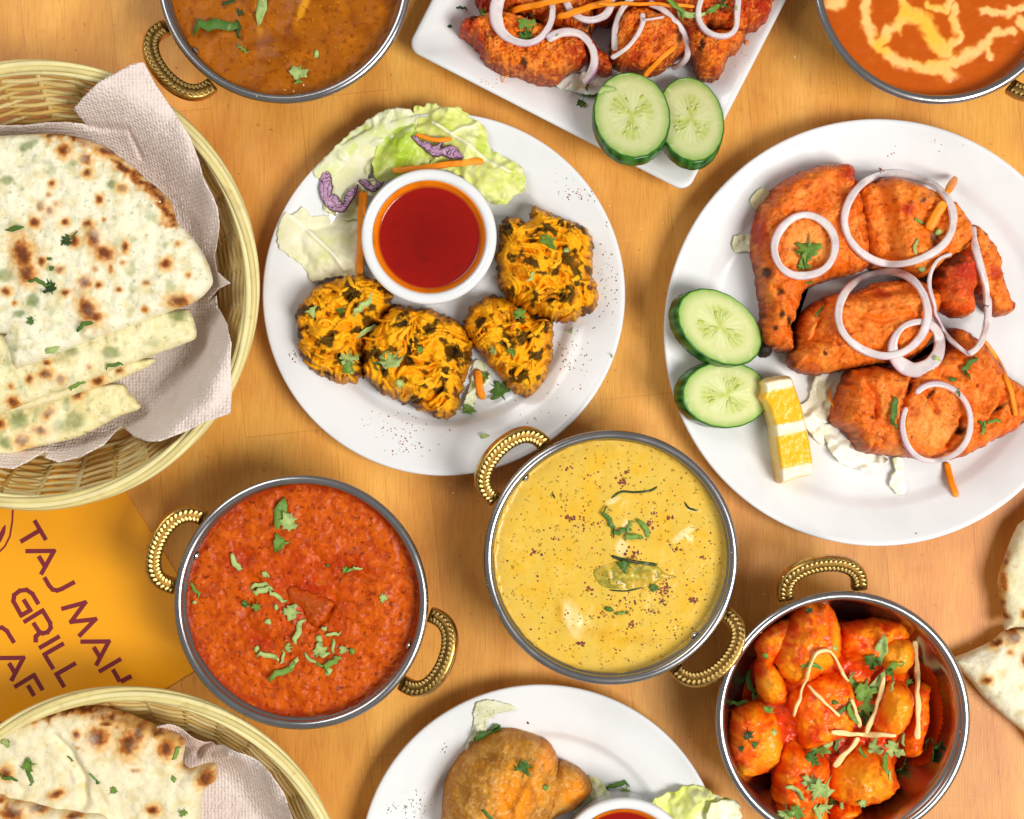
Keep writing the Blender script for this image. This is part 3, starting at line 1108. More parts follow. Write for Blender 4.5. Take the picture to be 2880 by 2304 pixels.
# plain naan in the lower basket
CN = 'charred naan pieces in the lower basket'
N2 = K('C11', (-300, 340), (0, 300), (70, 270), (180, 240), (320, 205), (470, 190), (600, 202), (760, 232), (900, 285), (1010, 330), (1100, 372), (1165, 410), (1172, 470), (1160, 560), (1200, 600), (1240, 590), (1300, 570), (1360, 565), (1382, 610), (1370, 680), (1330, 708), (1300, 740), (1280, 830), (1280, 920), (1260, 1050), (900, 1150), (-300, 1150))
mound('naan', N2, .0415, .013, MAT['naan_dough'], width=46, edge=.004, sp=5, nz=((110, .005, 'n'), (30, .0012, 'n')),
      colf=naan_cols('#e8dcb8', S5('C11', (655, 378, 60, 62, 0), (850, 410, 60, 82, 20), (910, 350, 40, 60, 10), (1080, 450, 46, 58, 0), (1330, 640, 46, 62, 10), (700, 295, 40, 14, 0), (520, 355, 22, 26, 0), (390, 735, 44, 22, -15), (70, 600, 36, 38, 0), (1000, 835, 40, 30, 0), (890, 590, 26, 12, 0), (525, 440, 14, 10, 0), (1195, 580, 40, 16, 15)), (), .06, 23,
                     rim=(K('C11', (0, 300), (90, 285), (230, 240), (330, 235), (420, 205), (560, 205), (700, 245), (820, 280), (940, 320), (1060, 370), (1150, 420)), 30, .9)),
      seed=23, zf=lambda x, y, d: -.005 * np.exp(-(dist(np.stack([x, y], 1), np.array(K('C11', (380, 380), (470, 480), (560, 640), (560, 790))), False) / 14) ** 2), label='plain naan with blistered brown edge filling the bottom left basket', cat='naan', group=CN)
N3 = K('C11', (-300, 760), (0, 765), (45, 790), (110, 800), (180, 810), (280, 838), (400, 860), (520, 880), (640, 893), (700, 960), (700, 1150), (-300, 1150))
mound('naan', N3, .056, .008, MAT['naan_dough'], width=36, edge=.003, sp=5, nz=((60, .003, 'n'),),
      colf=naan_cols('#e8dcb8', S5('C11', (100, 860, 70, 56, 0), (250, 840, 56, 26, 10), (480, 890, 50, 20, 0), (20, 790, 20)), (), .05, 29), seed=29, zf=None, label='second naan piece overlapping at the very bottom left corner', cat='naan', group=CN)
# pieces at the right edge
RN = 'naan pieces at the right edge'
mound('naan', K('D', (2230, 1060), (2156, 1098), (2140, 1118)) + K('C9', (2040, -40), (2000, 70), (1970, 170), (1968, 250), (1990, 340), (2005, 430), (2012, 510), (2060, 498), (2128, 495), (2300, 520)), .012, .010, MAT['naan_dough'], width=46, edge=.003, sp=5, nz=((70, .003, 'n'),),
      colf=naan_cols('#e2d6b0', S5('C9', (1990, 200, 14, 60, 0), (2110, 400, 20, 26, 0)), (), .25, 31, rim=(K('C9', (2020, 10), (1975, 170), (1985, 300), (2005, 420)), 12, .7)), seed=31, label='upper piece of naan at the right edge of the picture', cat='naan', group=RN)
mound('naan', K('C9', (2300, 480), (2128, 495), (2010, 520), (1960, 560), (1900, 600), (1780, 655), (1680, 700), (1720, 760), (1800, 850), (1880, 950), (2000, 1060), (2128, 1165), (2300, 1300)), .008, .012, MAT['naan_dough'], width=50, edge=.003, sp=5, nz=((80, .004, 'n'),),
      colf=naan_cols('#e8dfc2', S5('C9', (2050, 550, 46, 40, -30), (1870, 820, 28, 24, 0), (2025, 640, 18), (2115, 690, 26, 40, 0), (1950, 590, 40, 18, -30)), (), .3, 37), seed=37, label='lower pointed piece of naan at the right edge beside the potato bowl', cat='naan', group=RN)


# ---------------------------------------------------------------- curries
ZL = .0492


def curry(key, label, mat, colf, zf=None, rw=.0772, sp=4, name='curry', zl=ZL):
    kx, ky = KAR[key]
    k = U * (1 - zl / H)
    cx, cy = 1440 + kx / k, 1152 - ky / k
    rp = rw / k
    out = [(cx + rp * math.cos(a), cy + rp * math.sin(a)) for a in np.arange(60) * 2 * PI / 60]
    V2, T, D, bl = patch(out, sp, False, 0, 3)
    th = np.arctan2(V2[:, 1] - cy, V2[:, 0] - cx)
    sm = fbm(th * 3 + 9, np.zeros(len(th)) + .5, 3, len(key)) + .6 * fbm(th * 14, np.zeros(len(th)) + 2.5, 2, len(key) + 4)
    z = zl + (.0012 + .0042 * np.clip(sm, 0, 1)) * np.exp(-D / 5) + (zf(V2[:, 0], V2[:, 1], D) if zf else 0) * sstep(0, 18, D)
    x, y = flatW(V2, zl)
    Vt = np.stack([x, y, z], 1)
    n0 = len(Vt)
    B = Vt[bl].copy()
    c = np.array([kx, ky])
    V = [Vt]
    for f, zz in ((.985, zl - .008), (.88, .022), (.62, .006)):
        Q = B.copy()
        Q[:, :2] = c + (B[:, :2] - c) * f
        Q[:, 2] = zz
        V.append(Q)
    V = np.concatenate(V)
    F = list(T)
    nb = len(bl)
    idx = [bl] + [[n0 + j * nb + i for i in range(nb)] for j in range(3)]
    for a, b in zip(idx, idx[1:]):
        for i in range(nb):
            j = (i + 1) % nb
            F.append((a[i], b[i], b[j], a[j]))
    F.append(tuple(idx[3]))
    cc = colf(V2[:, 0], V2[:, 1], D, cx, cy)
    cols = np.concatenate([cc] + [cc[bl]] * 3)
    return mesh(name, V, F, mat, cols=cols, label=label, cat='curry', origin=(kx, ky, .006))


def red_col(x, y, d, cx, cy):
    n = fbm(x / 60, y / 60, 4, 4)
    c = np.tile(A('#c85606'), (len(x), 1))
    c = mix(c, A('#b04004'), sstep(-.1, .45, n) * .8)
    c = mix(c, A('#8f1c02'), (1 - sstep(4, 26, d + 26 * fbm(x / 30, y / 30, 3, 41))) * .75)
    c = mix(c, A('#bb2c04'), np.exp(-((x - cx) ** 2 + (y - cy + 40) ** 2) / 130 ** 2) * .55)
    c = mix(c, A('#a51e04'), spots(x, y, S5('C7', (560, 650, 90, 70, 0), (680, 1130, 90, 40, 20), (1200, 680, 120, 60, 10), (960, 820, 90, 40, 0)), 4, .6) * .7)
    return c


def red_z(x, y, d):
    P = np.stack([x, y], 1)
    z = .0022 * fbm(x / 55, y / 55, 3, 8) + .0007 * fbm(x / 14, y / 14, 3, 9)
    for a in ([(640, 900), (590, 980), (640, 1080), (740, 1130)], [(620, 620), (560, 680), (500, 720)], [(1000, 640), (1090, 760), (1180, 700), (1320, 760)], [(1100, 880), (1040, 1010), (960, 1060)]):
        z = z - .0022 * np.exp(-(dist(P, np.array(K('C7', *a)), False) / 12) ** 2)
    for (a, b, r, h) in ((1350, 900, 190, .003), (760, 980, 140, .002), (1000, 1400, 220, .0015), (900, 420, 180, .0014)):
        (q, w), = K('C7', (a, b))
        z = z + h * np.exp(-((x - q) ** 2 + (y - w) ** 2) / (r * .4929) ** 2)
    return z


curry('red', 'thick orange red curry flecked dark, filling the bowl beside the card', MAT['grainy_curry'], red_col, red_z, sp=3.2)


def yel_col(x, y, d, cx, cy):
    n = fbm(x / 70, y / 70, 4, 14)
    c = np.tile(A('#d9b448'), (len(x), 1))
    c = mix(c, A('#deac2c'), sstep(-.1, .4, n) * .8)
    c = mix(c, A('#d2ae50'), sstep(60, 0, d) * .6)
    c = mix(c, A('#f3dfa4'), spots(x, y, S5('C8', (1290, 735, 22, 75, 55), (650, 1230, 50, 110, -18), (940, 815, 40, 50, 0), (950, 1030, 60, 30, 0), (885, 535, 44, 16, -20), (1350, 590, 40, 14, 10), (960, 690, 26, 40, 0)), 6, .35, .3) * .8)
    c = mix(c, A('#c9901c'), spots(x, y, S5('C8', (900, 1330, 260, 30, 8), (560, 1170, 20, 60, -10)), 6, .8) * .5)
    return c


def yel_z(x, y, d):
    z = .0005 * fbm(x / 50, y / 50, 3, 8)
    for (a, b, r, h) in ((1290, 735, 50, .0012), (650, 1230, 80, .0018), (950, 960, 200, .0018), (900, 540, 60, .001)):
        (q, w), = K('C8', (a, b))
        z = z + h * np.exp(-((x - q) ** 2 + (y - w) ** 2) / (r * .481) ** 2)
    return z


curry('yellow', 'creamy yellow curry sprinkled with red spice in the middle bowl', MAT['creamy_curry'], yel_col, yel_z, sp=3.5)


def br_col(x, y, d, cx, cy):
    c = np.tile(A('#9c5508'), (len(x), 1))
    c = mix(c, A('#773603'), sstep(.0, .5, fbm(x / 80, y / 80, 3, 2)) * .6)
    c = mix(c, A('#e8a022'), spots(x, y, S5('D4', (1240, 70, 30, 130, 25), (870, 60, 30, 200, 0)), 3, .6) * [.7] )
    c = mix(c, A('#6e2e04'), spots(x, y, S5('D4', (930, 350, 160, 34, -14)), 3, .8) * .6)
    return c


def br_z(x, y, d):
    z = .0006 * fbm(x / 50, y / 50, 3, 8)
    for (a, b, r, h) in ((1040, 480, 150, .0035), (1260, 40, 120, .003), (740, 420, 60, .0012)):
        (q, w), = K('D4', (a, b))
        z = z + h * np.exp(-((x - q) ** 2 + (y - w) ** 2) / (r * .334) ** 2)
    return z + .0005 * fbm(x / 12, y / 12, 3, 5) * spots(x, y, S5('D4', (1040, 480, 110)), 3, .6)


curry('brown', 'glossy brown curry with coriander leaves in the bowl at the top edge', MAT['brown_curry'], br_col, br_z)


def cream_lines(x, y):
    P = np.stack([x + 15 * fbm(x / 30, y / 30, 2, 3), y + 15 * fbm(x / 30, y / 30, 2, 8)], 1)
    m = np.zeros(len(x))
    for pts, w in (([(1215, -60), (1212, 40), (1222, 120), (1245, 220), (1320, 290), (1400, 335), (1500, 362), (1600, 370), (1690, 335), (1760, 300), (1830, 262), (1880, 215)], 24),
                   ([(1640, 370), (1680, 410)], 26), ([(1700, 40), (1690, 110), (1720, 200), (1650, 270)], 16), ([(1350, 150), (1290, 240)], 22), ([(1440, 80), (1530, 100), (1560, 170), (1600, 240), (1660, 290)], 30),
                   ([(1400, -30), (1440, 60), (1380, 150)], 22), ([(1700, -40), (1650, 60), (1560, 30)], 16), ([(2000, 170), (1920, 180), (1870, 200)], 20), ([(2100, 20), (2020, 60), (1900, 70), (1840, 60)], 18), ([(1870, 260), (1900, 310)], 18), ([(1030, 20), (1080, 15)], 30), ([(2040, 110), (2090, 140)], 22)):
        d = dist(P, np.array(K('C3', *pts)), False)
        m = np.maximum(m, 1 - sstep(.1, 1.8, d / (w * 1.1 * .5217)))
    return m


def cr_col(x, y, d, cx, cy):
    c = np.tile(A('#b85008'), (len(x), 1))
    c = mix(c, A('#c65c10'), sstep(0, .5, fbm(x / 60, y / 60, 3, 12)) * .5)
    m = cream_lines(x, y)
    c = mix(c, A('#e08a3c'), sstep(0, .5, m) * .75)
    c = mix(c, A('#f2bf74'), sstep(.3, .95, m) * .95)
    c = mix(c, A('#f7b316'), m * spots(x, y, S5('C3', (1540, 150, 130, 190, -20), (1420, 60, 120, 60, 0), (1300, 250, 60, 50, 0)), 3, .8) * .8)
    return c


curry('cream', 'orange curry with swirls of pale cream in the top right bowl', MAT['curry'], cr_col, lambda x, y, d: .0005 * fbm(x / 40, y / 40, 3, 8) + .0005 * cream_lines(x, y), sp=3.5)


# red sauces in the small cups
def cup_sauce(cup, label):
    x, y, zt, ri = cup
    prof = [(0, zt - .0085), (ri * .60, zt - .0085), (ri * .88, zt - .0084), (ri * .91, zt - .0080), (ri * .945, zt - .0066), (ri * .972, zt - .0036), (ri * .992, zt - .0022), (ri * .95, zt - .012), (ri * .88, zt - .028), (0, zt - .031)]
    V, F = lathe(prof, 96)
    r = np.hypot(V[:, 0], V[:, 1]) / ri
    cols = mix(np.tile(A('#7c0802'), (len(V), 1)), A('#8e0d03'), sstep(.3, .85, r))
    cols = mix(cols, A('#f08208'), sstep(.885, .945, r))
    mesh('chilli_sauce', V + np.array([x, y, 0]), F, MAT['chilli_sauce'], cols=cols, label=label, cat='sauce', origin=(x, y, zt - .03))


cup_sauce(CUP1, 'deep red chilli sauce in the cup beside the fritters')
cup_sauce(CUP2, 'red sauce in the cup cut by the bottom edge beside the samosas')
# ---------------------------------------------------------------- fritters
def fritter(outline, zb, h, seed, label, bulge=()):
    r = np.random.RandomState(seed)

    def shred(x, y):
        return streak(x, y, seed, 24, 95, 2.2, 190), streak(x + 300, y, seed + 5, 11, 60, 3, 120)

    def zf(x, y, d):
        s1, s2 = shred(x, y)
        lump = fbm(x / 62, y / 62, 2, seed + 3)
        return (.0060 * lump + .0050 * s1 + .0016 * s2) * np.clip(d / 16, .15, 1)

    def cf(x, y, d, det):
        s1, s2 = shred(x, y)
        n = fbm(x / 60, y / 60, 3, seed + 8)
        n2 = fbm(x / 18, y / 18, 3, seed)
        c = np.tile(A('#e68e08'), (len(x), 1))
        c = mix(c, A('#fbb31a'), sstep(.0, .75, s1 + .5 * n2) * .85)
        c = mix(c, A('#a3500a'), sstep(.05, -.5, s1 + .5 * n2) * .85)
        c = mix(c, A('#7a3a0a'), sstep(.0, -.6, s2 + .4 * n) * .5)
        leaf = sstep(.02, .16, fbm(x / 48, y / 48, 4, seed + 60) + .3 * n - .10 * s1)
        c = mix(c, A('#33260e'), leaf * .92)
        c = mix(c, A('#171208'), sstep(.16, .34, fbm(x / 30, y / 30, 4, seed + 70) - .1 * s1) * .85)
        c = mix(c, A('#6b3208'), (1 - sstep(0, 24, d + 24 * n2)) * .6)
        return c

    o = mound('fritter', outline, zb, h, MAT['fritter_batter'], width=80, edge=.006, pw=.6, sp=3, rough=13, colf=cf, zf=zf, seed=seed, inset=12, label=label, cat='fritter', group='spinach onion fritters')
    bpy.context.view_layer.update()
    DIRTY[0] = False
    P = np.array(outline)
    lo, hi = P.min(0), P.max(0)
    b = MB()
    tries = made = 0
    while made < 9 and tries < 900:
        tries += 1
        q = lo + r.rand(2) * (hi - lo)
        if not inside(q[None], P)[0]:
            continue
        a = r.rand() * 6.28
        L = r.uniform(40, 95)
        cur = r.uniform(-1, 1) * .04
        pts = []
        p = q.copy()
        for s in range(10):
            pts.append(p.copy())
            a += cur * L / 10 + r.uniform(-.22, .22)
            p = p + np.array([math.cos(a), math.sin(a)]) * L / 10
        if inside(np.array(pts), P).mean() < .75:
            continue
        w3 = drape(pts, -.0002, 1, 1)
        w = r.uniform(4, 8) * U * .95
        tp = np.array([.3, .7, .9, 1, .9, 1, .95, .9, .7, .25]) * r.uniform(.75, 1.2, 10)
        V, F, sd, al = sweep(w3, w * tp, w * tp * .38, 6)
        c = mix(np.tile(A(('#f4a212', '#f9b420', '#c8760c')[r.randint(3)]), (len(V), 1)), A('#8a460a'), sstep(.55, 1, np.abs(al - .5) * 2) * .7)
        b.add(V, F, c)
        made += 1
    b.build('batter_strand', MAT['fritter_batter'], o, kind='stuff')
    return o


ZP = .0064
fritter(K('C4', (240, 920), (300, 870), (400, 825), (500, 820), (590, 850), (630, 930), (600, 1010), (530, 1080), (505, 1190), (500, 1270), (440, 1300), (350, 1290), (260, 1230), (215, 1160), (205, 1060), (195, 990)), ZP, .027, 101, 'leftmost dark crusted spinach fritter on the plate')
fritter(K('C4', (630, 960), (760, 960), (850, 990), (930, 1030), (985, 1120), (970, 1220), (940, 1320), (930, 1400), (870, 1455), (760, 1420), (640, 1370), (560, 1330), (500, 1240), (505, 1110), (560, 1030)), ZP, .029, 103, 'large golden fritter at the lower middle of the plate')
fritter(K('C4', (950, 1010), (1000, 940), (1090, 910), (1180, 950), (1270, 1010), (1340, 1020), (1345, 1130), (1325, 1230), (1280, 1320), (1220, 1360), (1150, 1320), (1080, 1240), (1000, 1150), (955, 1080)), ZP, .026, 107, 'wedge shaped yellow fritter touching the big square fritter')
fritter(K('C4', (1110, 640), (1100, 590), (1160, 555), (1230, 570), (1260, 505), (1300, 525), (1400, 570), (1490, 600), (1525, 680), (1520, 800), (1545, 900), (1540, 970), (1480, 1000), (1400, 1030), (1300, 1010), (1200, 970), (1120, 900), (1088, 800), (1095, 710)), ZP, .032, 109, 'big squarish fritter right of the red sauce cup')


# ---------------------------------------------------------------- leaf and shred helpers
PLATES = ((1248, 828, 511, .70, .021), (2469, 935, 602, .79, .024), (1523, 2439, 513, .70, .021))


def plate_z(x, y):
    z = np.zeros(len(x))
    for cx, cy, rs, w, zr in PLATES:
        q = np.hypot(x - cx, y - cy) / rs
        z = np.maximum(z, (q < 1.0) * (.0066 + (zr - .0066) * np.clip((q - w + .02) / (1 - w), 0, 1) ** .6))
    return z


def salad_leaf(outline, zb, h, seed, label, base='#e3e7a0', dark='#b4cc40', pale='#f1f0d2', ruf=.004, veins=(), group='lettuce leaves', zref=None, darkc=(), name='lettuce_leaf', cat='lettuce', dz=None, fr=1.0):
    V = [np.array(v) for v in veins]

    def zf(x, y, d):
        z = zb + h * sstep(0, 70, d) * .55 + h * .5 * fbm(x / 120 * fr, y / 120 * fr, 2, seed, True) + ruf * np.sin((x * .7 + y * .9) / 20 * fr + 3 * fbm(x / 40, y / 40, 2, seed)) * (1 - sstep(0, 60, d)) + .0004 * fbm(x / 14, y / 14, 2, seed + 4)
        for v in V:
            z = z + .0022 * np.exp(-(dist(np.stack([x, y], 1), v, False) / 6) ** 2)
        if dz is not None:
            z = z + dz(x, y, d)
        return np.maximum(z, np.maximum(zb, plate_z(x, y) + .0008 + .0006 * sstep(0, 30, d)))

    def cf(x, y, d, z):
        n = fbm(x / 50, y / 50, 4, seed + 1)
        c = np.tile(A(base), (len(x), 1))
        c = mix(c, A(pale), sstep(-.05, .4, n) * .7)
        c = mix(c, A(dark), sstep(.05, .45, fbm(x / 70, y / 70, 4, seed + 2)) * .8)
        if darkc:
            c = mix(c, A(dark), spots(x, y, darkc, seed, .8, .5) * .9)
        st = fbm((x + y * .4) / 6, (y - x * .4) / 60, 3, seed + 5)
        c = mix(c, A(pale), sstep(.15, .5, st) * .5)
        for v in V:
            c = mix(c, A('#f6f4dc'), np.exp(-(dist(np.stack([x, y], 1), v, False) / 4) ** 2) * .8)
        return c
    return sheet(name, outline, zf, .0006, MAT['lettuce_leaf'], sp=4, zref=zb + h if zref is None else zref, colf=cf, seed=seed, rough=7, label=label, cat=cat, group=group)


LL = 'lettuce leaves on the fritter plate'
salad_leaf(K('D5', (345, 655), (400, 560), (500, 470), (580, 390), (680, 290), (830, 200), (950, 130), (1080, 122), (1170, 150), (1200, 260), (1100, 330), (900, 420), (700, 480), (560, 640), (430, 700)), .0175, .008, 201, 'pale lettuce leaf with a whitish ruffled edge hanging over the plate rim', base='#dadcae', pale='#e4e3c6', dark='#c9d46a', ruf=.002, group=LL)
salad_leaf(K('D5', (430, 900), (520, 660), (560, 640), (720, 380), (830, 420), (900, 460), (860, 600), (800, 700), (900, 720), (860, 830), (800, 860), (760, 1000), (600, 1030), (470, 980)), .012, .009, 203, 'cream lettuce leaf under the purple cabbage curl', base='#dfdca8', pale='#eae7c8', dark='#cfd878', group=LL)
salad_leaf(K('D5', (840, 480), (930, 340), (1000, 250), (1100, 215), (1190, 220), (1260, 330), (1300, 480), (1290, 580), (1230, 700), (1000, 690), (890, 720), (835, 620)), .018, .013, 205, 'bright green lettuce leaf behind the red sauce cup', base='#cdda62', dark='#a3c024', pale='#e2e69c', darkc=S5('D5', (1060, 330, 150, 120, 0), (1100, 520, 120)), ruf=.002, group=LL)
salad_leaf(K('D5', (1165, 95), (1250, 85), (1270, 60), (1350, 65), (1440, 105), (1540, 110), (1610, 150), (1680, 220), (1760, 280), (1790, 420), (1860, 480), (2000, 560), (2055, 590), (2090, 690), (2085, 780), (1990, 840), (1930, 905), (1860, 905), (1780, 880), (1650, 740), (1500, 640), (1330, 600), (1260, 560), (1220, 380), (1180, 260)), .0185, .012, 207, 'large frilly lettuce leaf standing over the rim above the cabbage shred', base='#d3d873', dark='#b2c43e', pale='#e2e5a6', ruf=.0025, veins=[K('D5', (1330, 240), (1480, 330), (1640, 430), (1800, 560), (1960, 640)), K('D5', (1480, 330), (1560, 280), (1640, 260))], group=LL)
salad_leaf(K('D5', (75, 1080), (130, 985), (180, 1000), (270, 940), (330, 1010), (500, 985), (680, 960), (745, 1000), (750, 1200), (750, 1400), (720, 1500), (560, 1500), (400, 1530), (330, 1540), (260, 1430), (150, 1330), (70, 1260)), .010, .010, 209, 'thick creamy white lettuce rib left of the sauce cup', base='#dfdab0', pale='#e9e5c8', dark='#cfcf8c', ruf=.0012, veins=[K('D5', (150, 1000), (330, 1150), (520, 1330), (600, 1450))], group=LL, fr=.6)

# lettuce by the samosas
SL = 'lettuce pieces on the samosa plate'
salad_leaf(K('C10', (580, 400), (608, 300), (618, 240), (632, 160), (660, 130), (740, 135), (830, 160), (835, 190), (760, 200), (700, 240), (690, 290), (680, 340), (620, 400)), .013, .007, 221, 'pale lettuce scrap above the large samosa', base='#d4d3ae', pale='#dedcc4', dark='#c2c48a', group=SL)
salad_leaf(K('C10', (1570, 690), (1640, 650), (1740, 610), (1830, 605), (1900, 640), (1960, 660), (2030, 690), (2035, 740), (2000, 800), (1900, 900), (1700, 900), (1620, 780)), .020, .012, 223, 'yellow green lettuce leaf right of the sauce cup on the samosa plate', base='#dbe07e', dark='#bccb48', pale='#eff0cc', group=SL)
salad_leaf(K('C10', (1870, 690), (1930, 668), (2010, 678), (2036, 720), (2020, 790), (1900, 860), (1860, 790)), .030, .005, 225, 'translucent pale lettuce tip at the far right of the samosa plate', base='#e9eac0', dark='#dde0a8', pale='#f2f2dc', ruf=.001, group=SL)
salad_leaf(K('C10', (1150, 720), (1230, 640), (1245, 545), (1290, 560), (1340, 620), (1400, 640), (1440, 660), (1380, 690), (1260, 730), (1180, 780)), .010, .006, 227, 'pale green lettuce strip between the small samosa and the sauce cup', base='#d7dc9a', dark='#b9c65a', pale='#eceed0', group=SL)
# shredded white cabbage on the chicken plate
WC = 'white cabbage shreds on the chicken plate'
salad_leaf(K('C5', (900, 690), (960, 640), (970, 560), (1000, 510), (1120, 490), (1190, 490), (1150, 560), (1110, 660), (1090, 740), (1060, 780), (1040, 900), (960, 840), (920, 760)), .0085, .006, 231, 'white cabbage shreds heaped between the lemon wedge and chicken', base='#efecd6', pale='#f7f5ea', dark='#e0dfb4', group=WC, name='cabbage_shred', cat='cabbage')
salad_leaf(K('C5', (1030, 790), (1100, 800), (1180, 880), (1240, 930), (1330, 950), (1400, 980), (1380, 1010), (1290, 1000), (1280, 1050), (1200, 1030), (1110, 990), (1060, 900)), .0085, .005, 233, 'curved white cabbage shred below the chicken thigh', base='#f0eeda', pale='#f8f6ec', dark='#e2e2bc', group=WC, name='cabbage_shred', cat='cabbage')
salad_leaf(K('C5', (1430, 980), (1480, 975), (1490, 1050), (1500, 1110), (1500, 1170), (1450, 1180), (1412, 1130), (1415, 1080), (1440, 1040)), .0085, .005, 235, 'small pale cabbage piece at the bottom of the chicken plate', base='#ecebcf', pale='#f5f3e2', dark='#dad99c', ruf=.0008, group=WC, name='cabbage_shred', cat='cabbage')
salad_leaf(K('C2', (940, 400), (1000, 340), (1080, 330), (1130, 300), (1210, 300), (1250, 340), (1200, 400), (1100, 440), (1010, 420)), .009, .005, 237, 'white cabbage peeking out under the onion beside the cucumber', base='#efeee0', pale='#f7f6ee', dark='#dfe0b4', group=WC, name='cabbage_shred', cat='cabbage')
salad_leaf(K('C3', (600, 1080), (640, 1020), (680, 1020), (740, 1060), (700, 1120), (640, 1130)), .009, .010, 239, 'pale onion flake behind the chicken leg on the plate', base='#e4dfae', pale='#efecd0', dark='#cfc878', group=WC, name='onion_flake', cat='onion')
salad_leaf(K('C3', (505, 1285), (560, 1262), (610, 1265), (625, 1340), (600, 1350), (515, 1355)), .008, .005, 241, 'square pale onion flake left of the chicken leg', base='#e6e4bc', pale='#f0eed6', dark='#d6d29a', group=WC, name='onion_flake', cat='onion')
salad_leaf(K('C4', (960, 1350), (985, 1240), (1000, 1190), (1050, 1230), (1060, 1290), (1010, 1330), (990, 1400), (930, 1420)), .0075, .005, 243, 'pale cabbage scrap between two fritters', base='#e6ecc0', pale='#f2f3e0', dark='#c3d27a', name='cabbage_shred', cat='cabbage', group='cabbage scraps by the fritters')


def carrot(path, w, label, hgt=.0024, off=.0012, win=2, taper=.5):
    P = crom(path, 8, False)
    P = P + 3.5 * np.stack([fbm(P[:, 0] / 45, P[:, 1] / 45, 2, len(label)), fbm(P[:, 0] / 45, P[:, 1] / 45, 2, len(label) + 7)], 1)
    W3 = drape(P, off, win, 3)
    n = np.arange(len(P))
    tp = np.clip(np.minimum(n + .6, len(n) - n - .4) / 2.5 * taper + (1 - taper), .3, 1)
    V, F, s, a = sweep(W3, w / 2 * U * tp, hgt / 2 * tp, 8, sq=.45)
    mesh('carrot_shred', V, F, MAT['carrot_shred'], label=label, cat='carrot', group='carrot shreds')


def red_cabbage(outline, zb, label, seed):
    def lines(x, y):
        u, v = x + 9 * fbm(x / 20, y / 20, 2, seed), y + 9 * fbm(x / 20, y / 20, 2, seed + 4)
        return np.abs(perlin(u / 15, v / 15, seed))

    def cf(x, y, d, det):
        c = np.tile(A('#ad86a2'), (len(x), 1))
        c = mix(c, A('#c9aebf'), sstep(.0, .4, fbm(x / 14, y / 14, 3, seed + 2)) * .7)
        c = mix(c, A('#4a1646'), (1 - sstep(.02, .13, lines(x, y))) * .9)
        return mix(c, A('#3c0f3a'), (1 - sstep(1.0, 4.5, d)) * .95)
    mound('red_cabbage_shred', outline, zb, .0035, MAT['cabbage_shred'], width=10, edge=.0016, sp=1.8, rough=3, zf=lambda x, y, d: -.0016 * (1 - sstep(.02, .16, lines(x, y))) * sstep(0, 4, d), colf=cf, seed=seed, inset=1.5, label=label, cat='red cabbage', group='red cabbage shreds')


def top_z(pts):
    zs = sorted(cast(x, y)[0].z for x, y in pts)
    return zs[len(zs) * 2 // 3]


for pts, lab, sd in ((((430, 645), (490, 650), (503, 720), (522, 780), (505, 830), (545, 838), (575, 880), (600, 915), (608, 850), (655, 790), (722, 755), (705, 830), (655, 920), (605, 980), (540, 984), (485, 960), (430, 900), (400, 820), (402, 740)), 'purple cabbage shred curled like a hook on pale lettuce', 3),
                     (((722, 722), (780, 708), (822, 740), (850, 762), (880, 728), (935, 732), (905, 775), (850, 818), (790, 795), (750, 762)), 'purple cabbage shred touching the left side of the sauce cup', 5),
                     (((1158, 368), (1200, 358), (1238, 392), (1290, 398), (1332, 436), (1376, 420), (1350, 390), (1398, 384), (1422, 412), (1402, 458), (1495, 432), (1560, 488), (1596, 530), (1560, 546), (1480, 546), (1405, 520), (1375, 533), (1320, 520), (1285, 488), (1238, 455), (1198, 420)), 'purple cabbage shred lying on frilly lettuce above the sauce cup', 7)):
    o = K('D5', *pts)
    red_cabbage(o, top_z(o) - .0006, lab, sd)
carrot(K('D5', (1005, 645), (1250, 620), (1500, 585), (1745, 562)), 17, 'long carrot strip right behind the sauce cup')
carrot(K('D5', (1195, 350), (1330, 385), (1485, 385)), 12, 'carrot strip partly under the purple cabbage on lettuce')
carrot(K('D5', (745, 810), (748, 1000), (740, 1250), (735, 1500)), 20, 'vertical carrot strip along the left side of the sauce cup')
carrot(K('D5', (785, 820), (770, 960), (775, 1010)), 12, 'shorter carrot strip lying beside the vertical one')
carrot(K('C4', (1010, 1240), (1018, 1310), (1030, 1370)), 22, 'carrot bit below the fritters on the plate')


